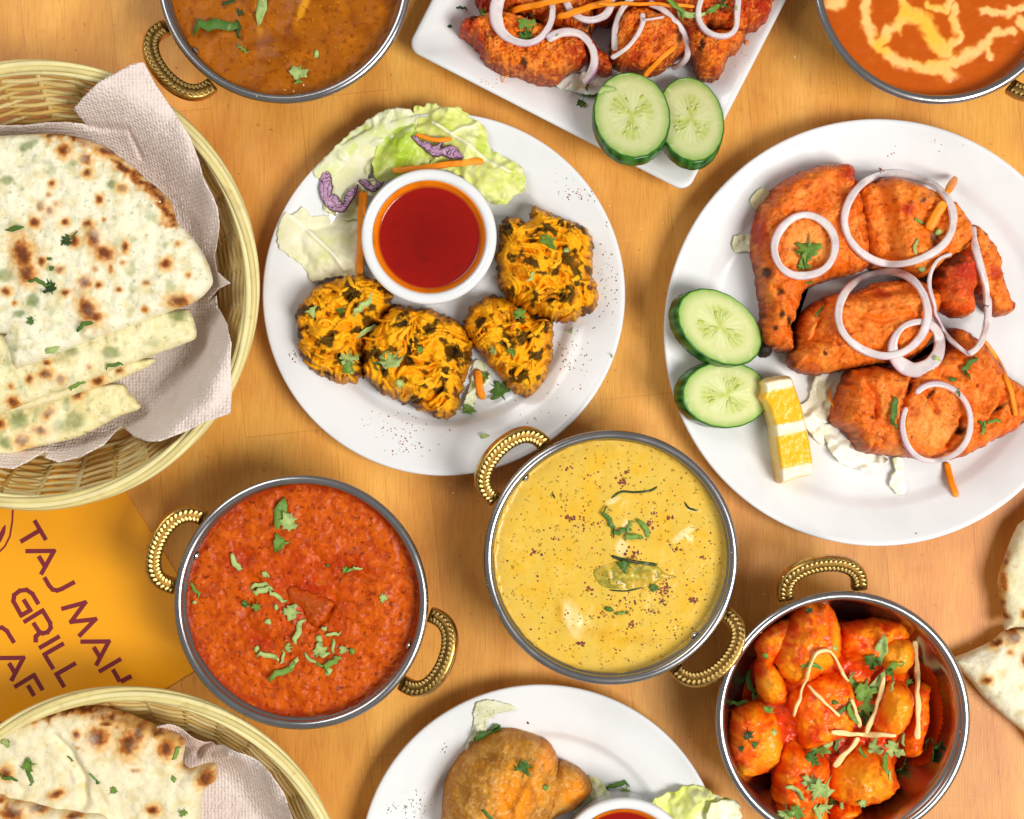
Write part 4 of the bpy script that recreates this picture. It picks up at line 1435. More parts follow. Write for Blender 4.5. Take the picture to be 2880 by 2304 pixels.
# ---------------------------------------------------------------- cucumber slices
def cucumber(cx, cy, rx, ry, rot, zc, th, tilt, label, group, seed=1):
    """disc with ribbed rind; tilt = (degrees about picture x, degrees about picture y)"""
    k = U * (1 - zc / H)
    x0, y0, _ = W(cx, cy, zc)
    t = thing('cucumber_slice', label, 'cucumber', (x0, y0, zc), 0, group)
    n = 72
    Mx = Matrix.Rotation(R(tilt[0]), 3, 'X') @ Matrix.Rotation(R(tilt[1]), 3, 'Y') @ Matrix.Rotation(R(rot), 3, 'Z')

    def rad(a):
        return 1 + .012 * np.abs(np.sin(a * 9)) + .008 * np.sin(2 * a + seed)
    an = np.arange(n) * 2 * PI / n
    rings = [0, .12, .22, .32, .42, .52, .62, .72, .82, .90, .955]
    V, F, cl = [(0, 0, 0)], [], [A('#b8c264')]
    for ri in rings[1:]:
        for a in an:
            rr = ri * rad(a)
            seedz = .0
            V.append((rr * rx * k * math.cos(a), rr * ry * k * math.sin(a), .00015 * math.sin(5 * a) * (ri < .6)))
            c = A('#ccd092')
            if ri < .62:
                lobe = .5 + .5 * math.cos(3 * a + seed)
                c = c * (1 - .8 * lobe) + A('#a6b436') * .8 * lobe
                sd = .5 + .5 * math.sin(a * 22 + ri * 3)
                if .2 < ri < .55:
                    c = c * (1 - .3 * sd) + A('#eef0c4') * .3 * sd
            if ri > .75:
                q = (ri - .75) / .2
                c = c * (1 - .85 * q) + A('#7fa644') * .85 * q
            cl.append(c)
    m = len(rings) - 1
    for j in range(n):
        F.append((0, 1 + j, 1 + (j + 1) % n))
    for i in range(m - 1):
        for j in range(n):
            l = (j + 1) % n
            F.append((1 + i * n + j, 1 + (i + 1) * n + j, 1 + (i + 1) * n + l, 1 + i * n + l))
    V = np.array(V)
    nl = len(V)
    Vb = V * np.array([1, 1, 0]) - np.array([0, 0, th])
    Fb = [tuple(i + nl for i in f[::-1]) for f in F]
    Vw = (np.concatenate([V, Vb]) @ np.array(Mx).T)
    mesh('flesh', Vw, F + Fb, MAT['cucumber_flesh'], t, cols=np.array(cl + cl), local=True)
    prof = [(.945, .0), (.975, .0002), (.995, -.0005), (1.0, -.0012), (1.0, -th + .001), (.985, -th), (.945, -th)]
    Vr, Fr, cr = [], [], []
    for i, (q, z) in enumerate(prof):
        for a in an:
            rr = q * rad(a)
            Vr.append((rr * rx * k * math.cos(a), rr * ry * k * math.sin(a), z))
            s = .5 + .5 * math.sin(a * 18 + 2 * math.sin(a * 5 + seed))
            g = A('#0f4210') * (1 - s) + A('#3c7a2a') * s
            if i < 1:
                g = A('#7fae48')
            elif i < 2:
                g = A('#1c5816')
            cr.append(g)
    for i in range(len(prof)):
        i2 = (i + 1) % len(prof)
        for j in range(n):
            l = (j + 1) % n
            Fr.append((i * n + j, i2 * n + j, i2 * n + l, i * n + l))
    Vr = np.array(Vr) @ np.array(Mx).T
    mesh('rind', Vr, Fr, MAT['cucumber_rind'], t, cols=np.array(cr), local=True)
    # slim seeds lying in three groups
    b = MB()
    rs = np.random.RandomState(seed)
    for g in range(3):
        for q in range(6):
            a = g * 2 * PI / 3 - seed / 3 + rs.uniform(-.62, .62)
            rr = rs.uniform(.2, .52)
            c = np.array([rr * rx * k * math.cos(a), rr * ry * k * math.sin(a), .0002])
            d = np.array([math.cos(a + rs.uniform(-.4, .4)), math.sin(a), 0]) * rx * k * .075
            Vs, Fs, _, _ = sweep([c - d, c - d * .4, c + d * .4, c + d], [.0002, .0008, .0008, .0002], [.0001, .0005, .0005, .0001], 6)
            b.add(Vs, Fs, A('#c6cf86') if q % 3 else A('#b2bd52'))
    for i in range(len(b.V)):
        b.V[i] = b.V[i] @ np.array(Mx).T
    b.build('seeds', MAT['cucumber_flesh'], t, local=True, kind='stuff')
    return t


(c1,), (c2,) = K('C2', (1290, 535)), K('C2', (1565, 555))
cucumber(c2[0], c2[1], 94, 150, 0, .036, .0095, (-27, 5), 'right cucumber slice at the lower corner of the rectangular plate', 'cucumber slices on the rectangular plate', 2)
cucumber(c1[0], c1[1], 110, 146, 0, .047, .0095, (-25, 4), 'front cucumber slice overlapping the other on the rectangular plate', 'cucumber slices on the rectangular plate', 5)
(c3,), (c4,) = K('C5', (485, 620)), K('C5', (450, 240))
cucumber(c3[0], c3[1], 146, 94, 0, .030, .0115, (0, 26), 'lower cucumber slice beside the lemon wedge on the chicken plate', 'cucumber slices on the chicken plate', 3)
cucumber(c4[0], c4[1], 146, 100, -22, .041, .0115, (-6, 26), 'upper cucumber slice lying on another beside the chicken leg bone', 'cucumber slices on the chicken plate', 7)

# ---------------------------------------------------------------- lemon wedge
LW_ = K('C5', (665, 545), (720, 520), (835, 512), (870, 580), (905, 680), (930, 780), (958, 920), (965, 1060), (870, 1095), (775, 1120), (755, 1030), (735, 900), (725, 800), (690, 690), (655, 640), (672, 590))
lemA, lemB = np.array(K('C5', (750, 525))[0]), np.array(K('C5', (870, 1100))[0])
lemD = (lemB - lemA) / np.linalg.norm(lemB - lemA)


def lemon_c(x, y, d, det):
    s = ((np.stack([x, y], 1) - lemA) @ lemD) / np.linalg.norm(lemB - lemA)
    q = (np.stack([x, y], 1) - lemA) @ np.array([lemD[1], -lemD[0]])     # across, + to the left
    s = s + .012 * fbm(x / 12, y / 12, 3, 4)
    c = np.tile(A('#f0b40e'), (len(x), 1))
    c = mix(c, A('#f9d250'), sstep(.0, .4, fbm(q / 5, s * 9, 3, 6)) * .55)
    w = np.maximum.reduce([1 - sstep(.10, .13, s), sstep(.43, .46, s) * (1 - sstep(.53, .56, s)), sstep(.84, .88, s)])
    c = mix(c, A('#f5ecd0'), w * .95)
    c = mix(c, A('#f4b81e'), np.maximum(1 - sstep(.0, .045, s), sstep(.975, 1.0, s)) * .9)
    c = mix(c, A('#f2d27a'), (1 - sstep(6, 14, d)) * .8)
    edge_r = sstep(-36, -50, q + 10 * np.sin(s * 3))
    c = mix(c, A('#e6a024'), edge_r * .9)
    return c


mound('lemon_wedge', LW_, .0075, .020, MAT['lemon_flesh'], width=17, edge=.004, pw=.5, sp=3, nz=((30, .0006, 'n'),), colf=lemon_c, seed=5, label='lemon wedge with two flesh segments beside the cucumber slices', cat='lemon', inset=6)


# ---------------------------------------------------------------- chicken
def meat_col(base, seed, ends=(), red=(), pale=(), edge=.5):
    def f(x, y, d, det):
        n = fbm(x / 45, y / 45, 4, seed)
        n2 = fbm(x / 14, y / 14, 4, seed + 3)
        c = np.tile(A(base), (len(x), 1))
        c = mix(c, A('#f89a3a'), sstep(-.05, .45, n) * .65)
        c = mix(c, A('#b8440a'), sstep(.0, .5, -n2) * .6)
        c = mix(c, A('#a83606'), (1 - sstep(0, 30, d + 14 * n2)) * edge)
        st = streak(x, y, seed, 10, 70, 2.0, 200)
        c = mix(c, A('#a43a08'), sstep(.15, -.55, st) * .5)
        c = mix(c, A('#fdb060'), sstep(.45, .95, st + .4 * n) * .18)
        c = mix(c, A('#5e1c06'), sstep(.42, .62, fbm(x / 24, y / 24, 4, seed + 33)) * .7)
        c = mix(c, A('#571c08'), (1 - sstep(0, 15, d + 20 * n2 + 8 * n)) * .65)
        if pale:
            c = mix(c, A('#f3a04a'), spots(x, y, pale, seed + 5, .8, .4) * .8)
        if red:
            c = mix(c, A('#b01e0c'), spots(x, y, red, seed + 1, .7, .5) * .85)
        if ends:
            c = mix(c, A('#2a120a'), spots(x, y, ends, seed + 2, .5, .8) * .92)
        return c
    return f


TZ = .0066
CG = 'tandoori chicken pieces on the round plate'
mnz = ((64, .0058, 'n'), (24, .0013, 'r'), (9, .0005, 'n'))


def grooves(L, dp, w):
    def f(x, y, d):
        z = np.zeros(len(x))
        P = np.stack([x + 5 * fbm(x / 16, y / 16, 3, 2), y + 5 * fbm(x / 16, y / 16, 3, 6)], 1)
        for g in L:
            z = z - dp * np.exp(-(dist(P, np.array(g), False) / w) ** 2) + dp * .4 * np.exp(-(dist(P + np.array([w * 1.6, w]), np.array(g), False) / (w * 1.4)) ** 2)
        return z
    return f


def chick(outline, zb, h, label, seed, base='#e86a10', width=40, nz=mnz, group=CG, mat='chicken_meat', pw=.45, edge=.005, sp=3.6, **kw):
    ce = {k: kw.pop(k) for k in ('ends', 'red', 'pale') if k in kw}
    z0 = kw.pop('zf', None)
    kw['zf'] = lambda x, y, d: (.0008 * streak(x, y, seed, 10, 70, 2.0, 200) - .0022 * sstep(.35, .65, fbm(x / 24, y / 24, 4, seed + 33))) * sstep(0, 10, d) + (z0(x, y, d) if z0 else 0)
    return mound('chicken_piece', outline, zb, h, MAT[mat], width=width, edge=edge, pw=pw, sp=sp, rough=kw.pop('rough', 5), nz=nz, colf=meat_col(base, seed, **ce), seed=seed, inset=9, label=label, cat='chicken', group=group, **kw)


chick(K('C3', (1790, 1210), (1840, 1230), (1885, 1285), (1925, 1345), (1962, 1500), (1995, 1600), (2022, 1640), (2010, 1685), (1950, 1708), (1890, 1690), (1840, 1640), (1780, 1540), (1730, 1400), (1720, 1280)), TZ, .020, 'flat chicken strip at the right side of the heap', 301, '#ec7214', ends=S5('C3', (2015, 1660, 26), (1850, 1250, 20)), red=S5('C3', (1890, 1480, 40)))
chick(K('C3', (1160, 980), (1230, 960), (1290, 955), (1380, 950), (1500, 985), (1600, 1030), (1690, 1090), (1750, 1150), (1790, 1210), (1790, 1300), (1740, 1380), (1660, 1430), (1560, 1490), (1470, 1500), (1380, 1450), (1250, 1430), (1200, 1300), (1170, 1130)), TZ, .033, 'thick chicken breast chunk inside the largest onion ring', 303, '#eb7212', width=50,
      ends=S5('C3', (1480, 1105, 16), (1540, 1300, 30, 40, 0)), red=S5('C3', (1400, 1150, 40, 30, 0)), zf=lambda x, y, d: -.012 * (1 - sstep(-10, 30, x - np.interp(y, [500, 560, 620, 680, 740], [2466, 2478, 2486, 2494, 2504]))) + .001)
leg = chick(K('C3', (720, 1010), (800, 955), (920, 900), (1060, 878), (1150, 888), (1172, 960), (1200, 1060), (1225, 1200), (1240, 1320), (1238, 1440), (1100, 1490), (1000, 1520), (905, 1560), (865, 1640), (842, 1725)) + K('C5', (855, 230), (868, 290), (870, 370), (822, 385), (745, 362), (690, 335), (668, 260), (688, 170), (680, 100)) + K('C3', (640, 1560), (630, 1460), (608, 1370), (615, 1240), (640, 1130), (690, 1060)), TZ, .030, 'whole chicken leg with drumstick at the left of the heap', 305, '#e66810', width=52,
      ends=S5('C3', (670, 1480, 24, 32, 0), (740, 1585, 16)) + S5('C5', (820, 210, 22, 30, 0), (860, 330, 18, 50, 0), (740, 250, 14), (770, 180, 18)), red=S5('C3', (640, 1250, 26, 90, 0), (1110, 950, 60, 40, 0)), pale=S5('C3', (870, 1330, 110)), zf=grooves([K('C3', (1010, 1500), (900, 1440), (780, 1460)), K('C3', (1130, 920), (1150, 1100), (1190, 1300)), K('C3', (700, 1560), (780, 1640), (790, 1720))], .004, 10))
mound('drumstick_bone', K('C5', (650, 345), (690, 322), (735, 335), (745, 380), (715, 412), (670, 405), (648, 378)), TZ + .006, .010, MAT['char'], width=24, edge=.003, sp=4, rough=5, nz=((10, .001, 'n'),), seed=4, parent=leg, label='charred black bone end')
chick(K('C5', (838, 410), (850, 380), (872, 250), (905, 165), (975, 105), (1060, 70), (1150, 50), (1180, 150), (1050, 260), (950, 400), (890, 460)), TZ, .024, 'chicken flap folded behind the crossing drumstick', 307, '#e4660e', width=60)
chick(K('C5', (835, 430), (880, 330), (960, 240), (1000, 150), (1060, 60)) + K('C3', (1200, 1560), (1280, 1520), (1400, 1505), (1490, 1500), (1570, 1530), (1640, 1600), (1620, 1690)) + K('C5', (1640, 200), (1650, 300), (1580, 390), (1450, 450), (1380, 445), (1250, 468), (1100, 492), (1000, 507), (920, 500), (862, 470)), TZ + .004, .031, 'chicken drumstick lying across the middle under two onion rings', 309, '#ea7014', width=85, red=S5('C3', (1300, 1590, 50, 30, 0)), ends=S5('C5', (1010, 390, 14)), zf=grooves([K('C3', (1180, 1600), (1290, 1580), (1420, 1560)), K('C5', (960, 300), (1060, 330), (1100, 400)), K('C5', (1200, 180), (1330, 210), (1480, 180))], .004, 9))
chick(K('C3', (1580, 1460), (1640, 1370), (1730, 1338), (1810, 1350), (1858, 1420), (1852, 1500), (1812, 1570), (1812, 1640), (1800, 1695), (1700, 1708), (1615, 1650), (1590, 1560)), TZ + .010, .029, 'dark red charred chicken knob at the right under a purple onion', 311, '#e2500c', width=70, red=S5('C3', (1730, 1470, 110, 110, 0)), ends=S5('C3', (1665, 1400, 70, 40, -40), (1600, 1480, 26)))
chick(K('C5', (1180, 480), (1300, 450), (1400, 462), (1480, 470), (1590, 415), (1690, 372), (1745, 345), (1745, 300), (1755, 245), (1800, 240), (1860, 270), (1930, 330), (2010, 430), (2060, 500), (2156, 560), (2260, 610), (2270, 700), (2156, 790), (2070, 850), (1980, 890), (1850, 960), (1740, 992), (1600, 988), (1480, 972), (1350, 960), (1260, 945), (1210, 890), (1180, 830), (1105, 795), (1085, 740), (1108, 650), (1140, 560)), TZ, .034, 'broad chicken thigh at the bottom of the heap with a purple onion ring', 313, '#e76a10', width=55, ends=S5('C5', (1270, 745, 12), (1580, 640, 10, 60, 30), (1970, 700, 10, 44, 50), (2130, 780, 24), (1750, 820, 40, 24, 0), (1480, 590, 8, 60, 25)), pale=S5('C5', (1560, 780, 130, 100, 0)), zf=grooves([K('C5', (1500, 530), (1445, 660), (1425, 790)), K('C5', (1555, 590), (1590, 650), (1625, 710)), K('C5', (1690, 900), (1750, 820), (1760, 760)), K('C5', (1980, 640), (1970, 700), (1930, 740)), K('C5', (1230, 560), (1290, 640), (1290, 740))], .006, 8))

TG = 'red tikka pieces on the rectangular plate'
tnz = ((26, .0040, 'n'), (11, .0028, 'r'), (5.5, .001, 'n'))
tk = dict(mat='tikka_meat', nz=tnz, group=TG, rough=9)
chick(K('C2', (560, -140), (900, -160), (1100, -60), (1120, 60), (1110, 180), (1180, 260), (1200, 330), (1120, 330), (1040, 200), (900, 130), (740, 60), (590, 60)), TZ, .026, 'dark red chicken tikka behind the carrot strips', 321, '#cc540a', **tk, ends=S5('C2', (1090, 150, 50, 40, 0)), red=S5('C2', (600, 20, 60), (1150, 240, 60, 90, 0)))
chick(K('C2', (1080, -140), (1380, -160), (1560, -100), (1640, 20), (1640, 140), (1560, 240), (1500, 130), (1340, 60), (1200, 110), (1120, 90)), TZ, .027, 'dark chicken tikka at the top edge between onion arcs', 323, '#bb4208', **tk, red=S5('C2', (1120, 60, 60), (1400, -20, 90)), ends=S5('C2', (1240, 10, 50, 30, 0)))
chick(K('C2', (1540, -120), (1800, -150), (1960, -80), (1945, 40), (1915, 110), (1850, 150), (1760, 160), (1640, 130), (1560, 60)), TZ, .029, 'bright red chicken tikka in the top right of the rectangular plate', 325, '#ea5c0a', **tk, red=S5('C2', (1870, 40, 80)), ends=S5('C2', (1690, 60, 50, 30, 0)))
chick(K('C2', (480, 150), (512, 85), (580, 70), (640, 45), (740, 60), (860, 110), (940, 140), (1060, 190), (1085, 250), (1062, 300), (992, 332), (960, 375), (870, 390), (760, 360), (680, 345), (600, 290), (568, 230), (535, 190)), TZ, .027, 'orange chicken tikka at the left with a charred red tip', 327, '#f27a0e', **tk, red=S5('C2', (520, 140, 50, 60, 0), (580, 230, 30, 60, 20), (1040, 260, 60, 50, 0)), ends=S5('C2', (640, 190, 24, 16, 0), (545, 110, 30, 16, 0), (785, 315, 16)))
chick(K('C2', (1190, 180), (1215, 90), (1270, 40), (1350, 40), (1480, 90), (1530, 180), (1540, 235), (1480, 290), (1420, 332), (1340, 347), (1260, 322), (1205, 290), (1190, 240)), TZ + .002, .029, 'round chicken tikka ringed by onion in the middle', 329, '#ef720e', **tk, red=S5('C2', (1290, 290, 40, 30, 0)), ends=S5('C2', (1500, 180, 20, 50, 0)))
chick(K('C2', (1545, 150), (1600, 130), (1700, 140), (1800, 140), (1822, 170), (1800, 220), (1740, 270), (1722, 330), (1680, 365), (1600, 350), (1585, 300), (1545, 240)), TZ + .002, .028, 'orange chicken tikka right above the cucumber slices', 331, '#f1780e', **tk, ends=S5('C2', (1600, 240, 16, 40, 20)))


# ---------------------------------------------------------------- samosas
def sam_col(x, y, d, det):
    c = np.tile(A('#c68428'), (len(x), 1))
    c = mix(c, A('#e2a546'), sstep(-.1, .4, fbm(x / 50, y / 50, 4, 3)) * .8)
    c = mix(c, A('#a3662a'), sstep(.1, .5, fbm(x / 60, y / 60, 4, 9)) * .7)
    c = mix(c, A('#f08c10'), spots(x, y, S5('C10', (860, 620, 110, 150, 20), (1010, 440, 60, 60, 0), (850, 740, 90, 60, 0), (1160, 600, 60, 70, 0)), 4, .7, .4) * .9)
    c = mix(c, A('#8a5a26'), spots(x, y, S5('C10', (720, 415, 42, 26, -20), (640, 610, 70, 60, 0), (950, 700, 60, 40, 0)), 4, .6, .4) * .6)
    c = mix(c, A('#ecca90'), sstep(.72, .98, streak(x, y, 3, 12, 60, 3, 90)) * .45)
    c = mix(c, A('#7c4812'), sstep(.1, .45, fbm(x / 26, y / 26, 4, 15)) * .25)
    return mix(c, A('#96591a'), (1 - sstep(0, 22, d + 10 * fbm(x / 18, y / 18, 3, 2))) * .6)


mound('samosa', K('C10', (1070, 475), (1140, 480), (1200, 520), (1240, 570), (1252, 620), (1200, 680), (1150, 720), (1060, 760), (1000, 800), (960, 600)), ZP, .024, MAT['samosa_pastry'], width=60, edge=.004, sp=4, rough=3, nz=((30, .0015, 'n'),), colf=sam_col, seed=5, label='smaller samosa tucked behind the right side of the large samosa', cat='samosa', group='samosas')
mound('samosa', K('C10', (590, 400), (650, 350), (720, 315), (800, 300), (870, 312), (950, 345), (1020, 380), (1060, 440), (1085, 520), (1100, 600), (1085, 680), (1050, 760), (1000, 860), (700, 900), (460, 880), (448, 760), (455, 640), (490, 530), (540, 450)), ZP, .042, MAT['samosa_pastry'], width=130, edge=.005, pw=.62, sp=4, rough=3, nz=((60, .003, 'n'), (20, .0012, 'n'), (9, .0006, 'b')), colf=sam_col, seed=7, label='large golden samosa with blistered pastry at the bottom of the picture', cat='samosa', group='samosas',
      zf=lambda x, y, d: .004 * np.exp(-(dist(np.stack([x, y], 1), np.array(K('C10', (870, 900), (850, 640), (960, 480), (900, 320))), False) / 14) ** 2))

# ---------------------------------------------------------------- potatoes in the lower right bowl
kx, ky = KAR['potato']


def pot_sauce():
    """thin pool of red oil and a film of sauce clinging to the right wall of the bowl"""
    V, F, cl = [], [], []
    bz, br = (.0075, .0175, .030, .043, .0575), (.0555, .0640, .0705, .0750, .0785)
    n, m = 128, 14
    for j in range(n):
        a = 2 * PI * j / n
        deg = (math.degrees(a) + 180) % 360 - 180
        wob = float(fbm(np.array([a * 4.0]), np.array([.5]), 4, 5)[0])
        zt = .0125 + .023 * float(sstep(-50, -24, deg) - sstep(14, 44, deg)) + .020 * float(sstep(-112, -98, deg) - sstep(-86, -78, deg)) + .005 * wob
        V.append((kx, ky, .0108))
        cl.append(A('#b43606'))
        for i in range(m):
            z = .0108 + (zt - .0108) * i / (m - 1)
            r = np.interp(z, bz, br) - .00035 * (1 - i / (m - 1)) - .00006
            V.append((kx + r * math.cos(a), ky + r * math.sin(a), z))
            cl.append(A('#bf4208') * (.92 + .12 * math.sin(a * 9 + i * .8)) if i else A('#b43606'))
    w = m + 1
    for j in range(n):
        k = (j + 1) % n
        for i in range(m):
            F.append((j * w + i, k * w + i, k * w + i + 1, j * w + i + 1) if i else (j * w, k * w + 1, j * w + 1)[::1])
    mesh('oily_sauce', V, F, MAT['curry'], cols=np.array(cl), label='thin orange red sauce coating the floor and right wall of the potato bowl', cat='sauce', origin=(kx, ky, .008))


pot_sauce()
mound('sauce_bed', K('C9', (450, 580), (700, 430), (950, 540), (1330, 600), (1430, 880), (1490, 1180), (1350, 1330), (1300, 1480), (1150, 1600), (900, 1650), (600, 1700), (560, 1500), (400, 1420), (290, 1250), (430, 950)), .0112, .026, MAT['potato_glaze'], width=110, edge=.002, sp=5, rough=8, nz=((40, .004, 'n'), (14, .001, 'n')), seed=6, inset=8,
      colf=lambda x, y, d, det: mix(np.tile(A('#cc3806'), (len(x), 1)), A('#ec640a'), sstep(-.1, .4, fbm(x / 26, y / 26, 3, 6)) * .7), label='thick red sauce filling the gaps between the potato chunks', cat='sauce')


def pot_col(seed, yel=()):
    def f(x, y, d, det):
        n = fbm(x / 40, y / 40, 4, seed)
        c = np.tile(A('#f4640a'), (len(x), 1))
        c = mix(c, A('#ff9410'), sstep(-.15, .35, n) * .85)
        c = mix(c, A('#d02c06'), sstep(.05, .45, fbm(x / 34, y / 34, 4, seed + 8)) * .85)
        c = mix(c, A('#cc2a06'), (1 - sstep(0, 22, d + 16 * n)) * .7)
        if yel:
            c = mix(c, A('#f7a31c'), spots(x, y, yel, seed, .7, .4) * .85)
        return c
    return f


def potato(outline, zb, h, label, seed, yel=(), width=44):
    rs = np.random.RandomState(seed)
    O = np.array(outline)
    outline = (O.mean(0) + (O - O.mean(0)) * 1.06).tolist()
    cc, rad = O.mean(0), np.sqrt(((O - O.mean(0)) ** 2).sum(1).mean())
    a0 = rs.rand() * 6.28
    pl = [(a0 + 6.283 * k / 5 + rs.uniform(-.4, .4), rs.uniform(.05, .45), rs.uniform(.25, .6)) for k in range(5)]

    def facet(x, y, d):
        q = np.zeros(len(x))
        wx, wy = x + 8 * fbm(x / 22, y / 22, 2, seed), y + 8 * fbm(x / 22, y / 22, 2, seed + 1)
        for a, o, s in pl:
            q = np.maximum(q, s * np.clip(((wx - cc[0]) * math.cos(a) + (wy - cc[1]) * math.sin(a)) / rad - o, 0, 2))
        return -h * q * .9
    mound('potato_chunk', outline, zb, h, MAT['potato_glaze'], width=width, edge=.009, pw=.4, sp=3.4, zref=zb + .008 + h * .3, rough=5, zf=facet, nz=((60, .0030, 'n'), (20, .0014, 'n'), (8, .0005, 'n')), colf=pot_col(seed, yel), seed=seed, inset=10, label=label, cat='potato', group='sauced potato chunks')


potato(K('C9', (410, 590), (470, 520), (560, 468), (660, 450), (660, 560), (560, 690), (470, 760), (430, 700)), .026, .015, 'potato chunk half hidden at the upper left wall of the bowl', 401)
potato(K('C9', (950, 520), (1000, 480), (1150, 452), (1280, 450), (1370, 490), (1385, 570), (1300, 650), (1190, 720), (1060, 725), (980, 690), (945, 620)), .022, .022, 'red potato chunk at the upper right of the bowl', 403)
potato(K('C9', (415, 760), (455, 690), (510, 720), (570, 800), (605, 880), (612, 980), (530, 1012), (450, 960), (418, 860)), .024, .021, 'slim potato wedge at the left wall of the bowl', 405, S5('C9', (500, 840, 60, 120, 20)))
potato(K('C9', (1400, 900), (1480, 868), (1542, 890), (1525, 980), (1512, 1100), (1492, 1200), (1482, 1300), (1400, 1332), (1330, 1300), (1330, 1180), (1380, 1050)), .020, .020, 'red potato chunk at the right under the straight ginger strip', 407)
potato(K('C9', (250, 1080), (330, 1020), (430, 998), (520, 1040), (562, 1150), (582, 1250), (552, 1350), (480, 1432), (380, 1462), (290, 1442), (268, 1360), (230, 1260)), .022, .024, 'shrimp shaped potato chunk at the lower left wall of the bowl', 409, S5('C9', (480, 1260, 80, 110, 0), (330, 1400, 60, 30, 0)))
potato(K('C9', (600, 960), (700, 870), (850, 800), (1000, 830), (1045, 1000), (1045, 1100), (1000, 1185), (880, 1225), (720, 1285), (680, 1200), (640, 1080)), .026, .022, 'deep red potato chunk in the centre of the bowl', 411)
potato(K('C9', (1180, 600), (1300, 558), (1380, 570), (1425, 640), (1405, 740), (1330, 810), (1250, 770), (1190, 710)), .034, .018, 'yellow orange potato chunk under the coriander near the top right', 413, S5('C9', (1300, 680, 90, 100, 0)))
potato(K('C9', (690, 370), (760, 345), (852, 338), (922, 430), (948, 540), (952, 660), (900, 745), (830, 805), (740, 862), (640, 862), (568, 780), (528, 680), (550, 580), (620, 480)), .028, .027, 'largest orange potato chunk at the top left of the bowl', 415, S5('C9', (640, 770, 80, 60, 0), (900, 560, 30, 110, 0), (800, 680, 100, 60, 0)), 80)
potato(K('C9', (1240, 860), (1340, 848), (1402, 900), (1422, 1000), (1382, 1120), (1300, 1192), (1180, 1182), (1148, 1100), (1200, 980)), .028, .024, 'orange potato chunk right of the crossed ginger strips', 417, S5('C9', (1290, 1000, 70, 110, 0)))
potato(K('C9', (560, 1300), (640, 1228), (740, 1280), (862, 1340), (872, 1500), (862, 1640), (840, 1760), (560, 1790), (530, 1620), (528, 1450)), .024, .026, 'red potato chunk at the bottom left of the bowl sprinkled with coriander', 419)
potato(K('C9', (880, 1400), (960, 1330), (1060, 1258), (1180, 1258), (1282, 1340), (1312, 1480), (1332, 1520), (1250, 1602), (1150, 1642), (1000, 1642), (880, 1560)), .026, .028, 'bright orange potato chunk at the bottom middle of the bowl', 421, S5('C9', (1060, 1460, 160, 110, 0)), 80)
potato(K('C9', (870, 1640), (960, 1600), (1080, 1640), (1075, 1690), (1000, 1740), (880, 1750)), .020, .018, 'small red potato bit below the bottom orange chunk', 423)
# ---------------------------------------------------------------- onion rings
def onion(path, w, label, group, hgt=.0042, closed=True, purple=.35, off=.0018, wf=None, win=5, tw=0.0):
    """path: centre line of the ring in photo pixels"""
    P = crom(path, 7, closed)
    W3 = drape(P, off, win, 5, closed)
    n = len(P)
    s01 = np.arange(n) / n
    ww = np.full(n, w) if wf is None else np.interp(s01, *wf) * w
    hh = np.full(n, hgt)
    if not closed:
        e = np.clip(np.minimum(np.arange(n), n - 1 - np.arange(n)) / 2 + .55, 0, 1)
        ww, hh = ww * e, hh * e
    V, F, sd, al = sweep(W3, ww / 2 * U * .95 * .86 * (1 + .10 * np.sin(np.arange(n) * .23 + len(label)) + .03 * np.sin(np.arange(n) * .9)), hh / 2, 16, closed, sq=.6, twist=.2 * np.sin(np.arange(n) * .13 + len(label)))
    c2 = P.mean(0)
    ctr = np.array(W(c2[0], c2[1], W3[:, 2].mean()))
    rad = np.repeat(np.linalg.norm(W3[:, :2] - ctr[:2], axis=1), 16)
    out = np.linalg.norm(V[:, :2] - ctr[:2], axis=1) - rad
    wq = np.repeat(ww / 2 * U * .95, 16)
    t = out / wq
    c = np.tile(A('#e9dfdd'), (len(V), 1))
    c = mix(c, A('#f3ece8'), sstep(-.2, .5, -t) * .8)
    nn_ = .5 + .5 * np.sin(np.repeat(s01, 16) * 9 + len(label))
    c = mix(c, A('#b9a6ac'), np.exp(-((t + .15) / .12) ** 2) * .5)
    c = mix(c, A('#c58fb4'), sstep(.35, 1.0, t) * np.clip(purple * 1.25 + .1, 0, 1) * (.5 + .7 * nn_))
    c = mix(c, A('#8d2c6c'), sstep(.7, 1.0, t) * np.clip(purple * 1.4 - .05, 0, 1) * (.6 + .5 * nn_))
    mesh('onion_ring', V, F, MAT['onion_flesh'], cols=c, label=label, cat='onion', group=group)


def ell(c, cx, cy, rx, ry, rot=0, a0=0, a1=360, n=28):
    (x, y), = K(c, (cx, cy))
    k = CROP[c][2]
    full = a1 - a0 >= 360
    an = np.radians(np.linspace(a0, a1, n + (0 if full else 1), endpoint=not full))
    cr, sr = math.cos(R(rot)), math.sin(R(rot))
    ph = cx * .37 + cy * .11
    g = [1 + .022 * math.sin(2 * a + ph) + .018 * math.sin(3 * a + ph * 2) + .008 * math.sin(5 * a + ph * 3) for a in an]
    return [(x + k * q * (rx * math.cos(a) * cr - ry * math.sin(a) * sr), y + k * q * (rx * math.cos(a) * sr + ry * math.sin(a) * cr)) for a, q in zip(an, g)]


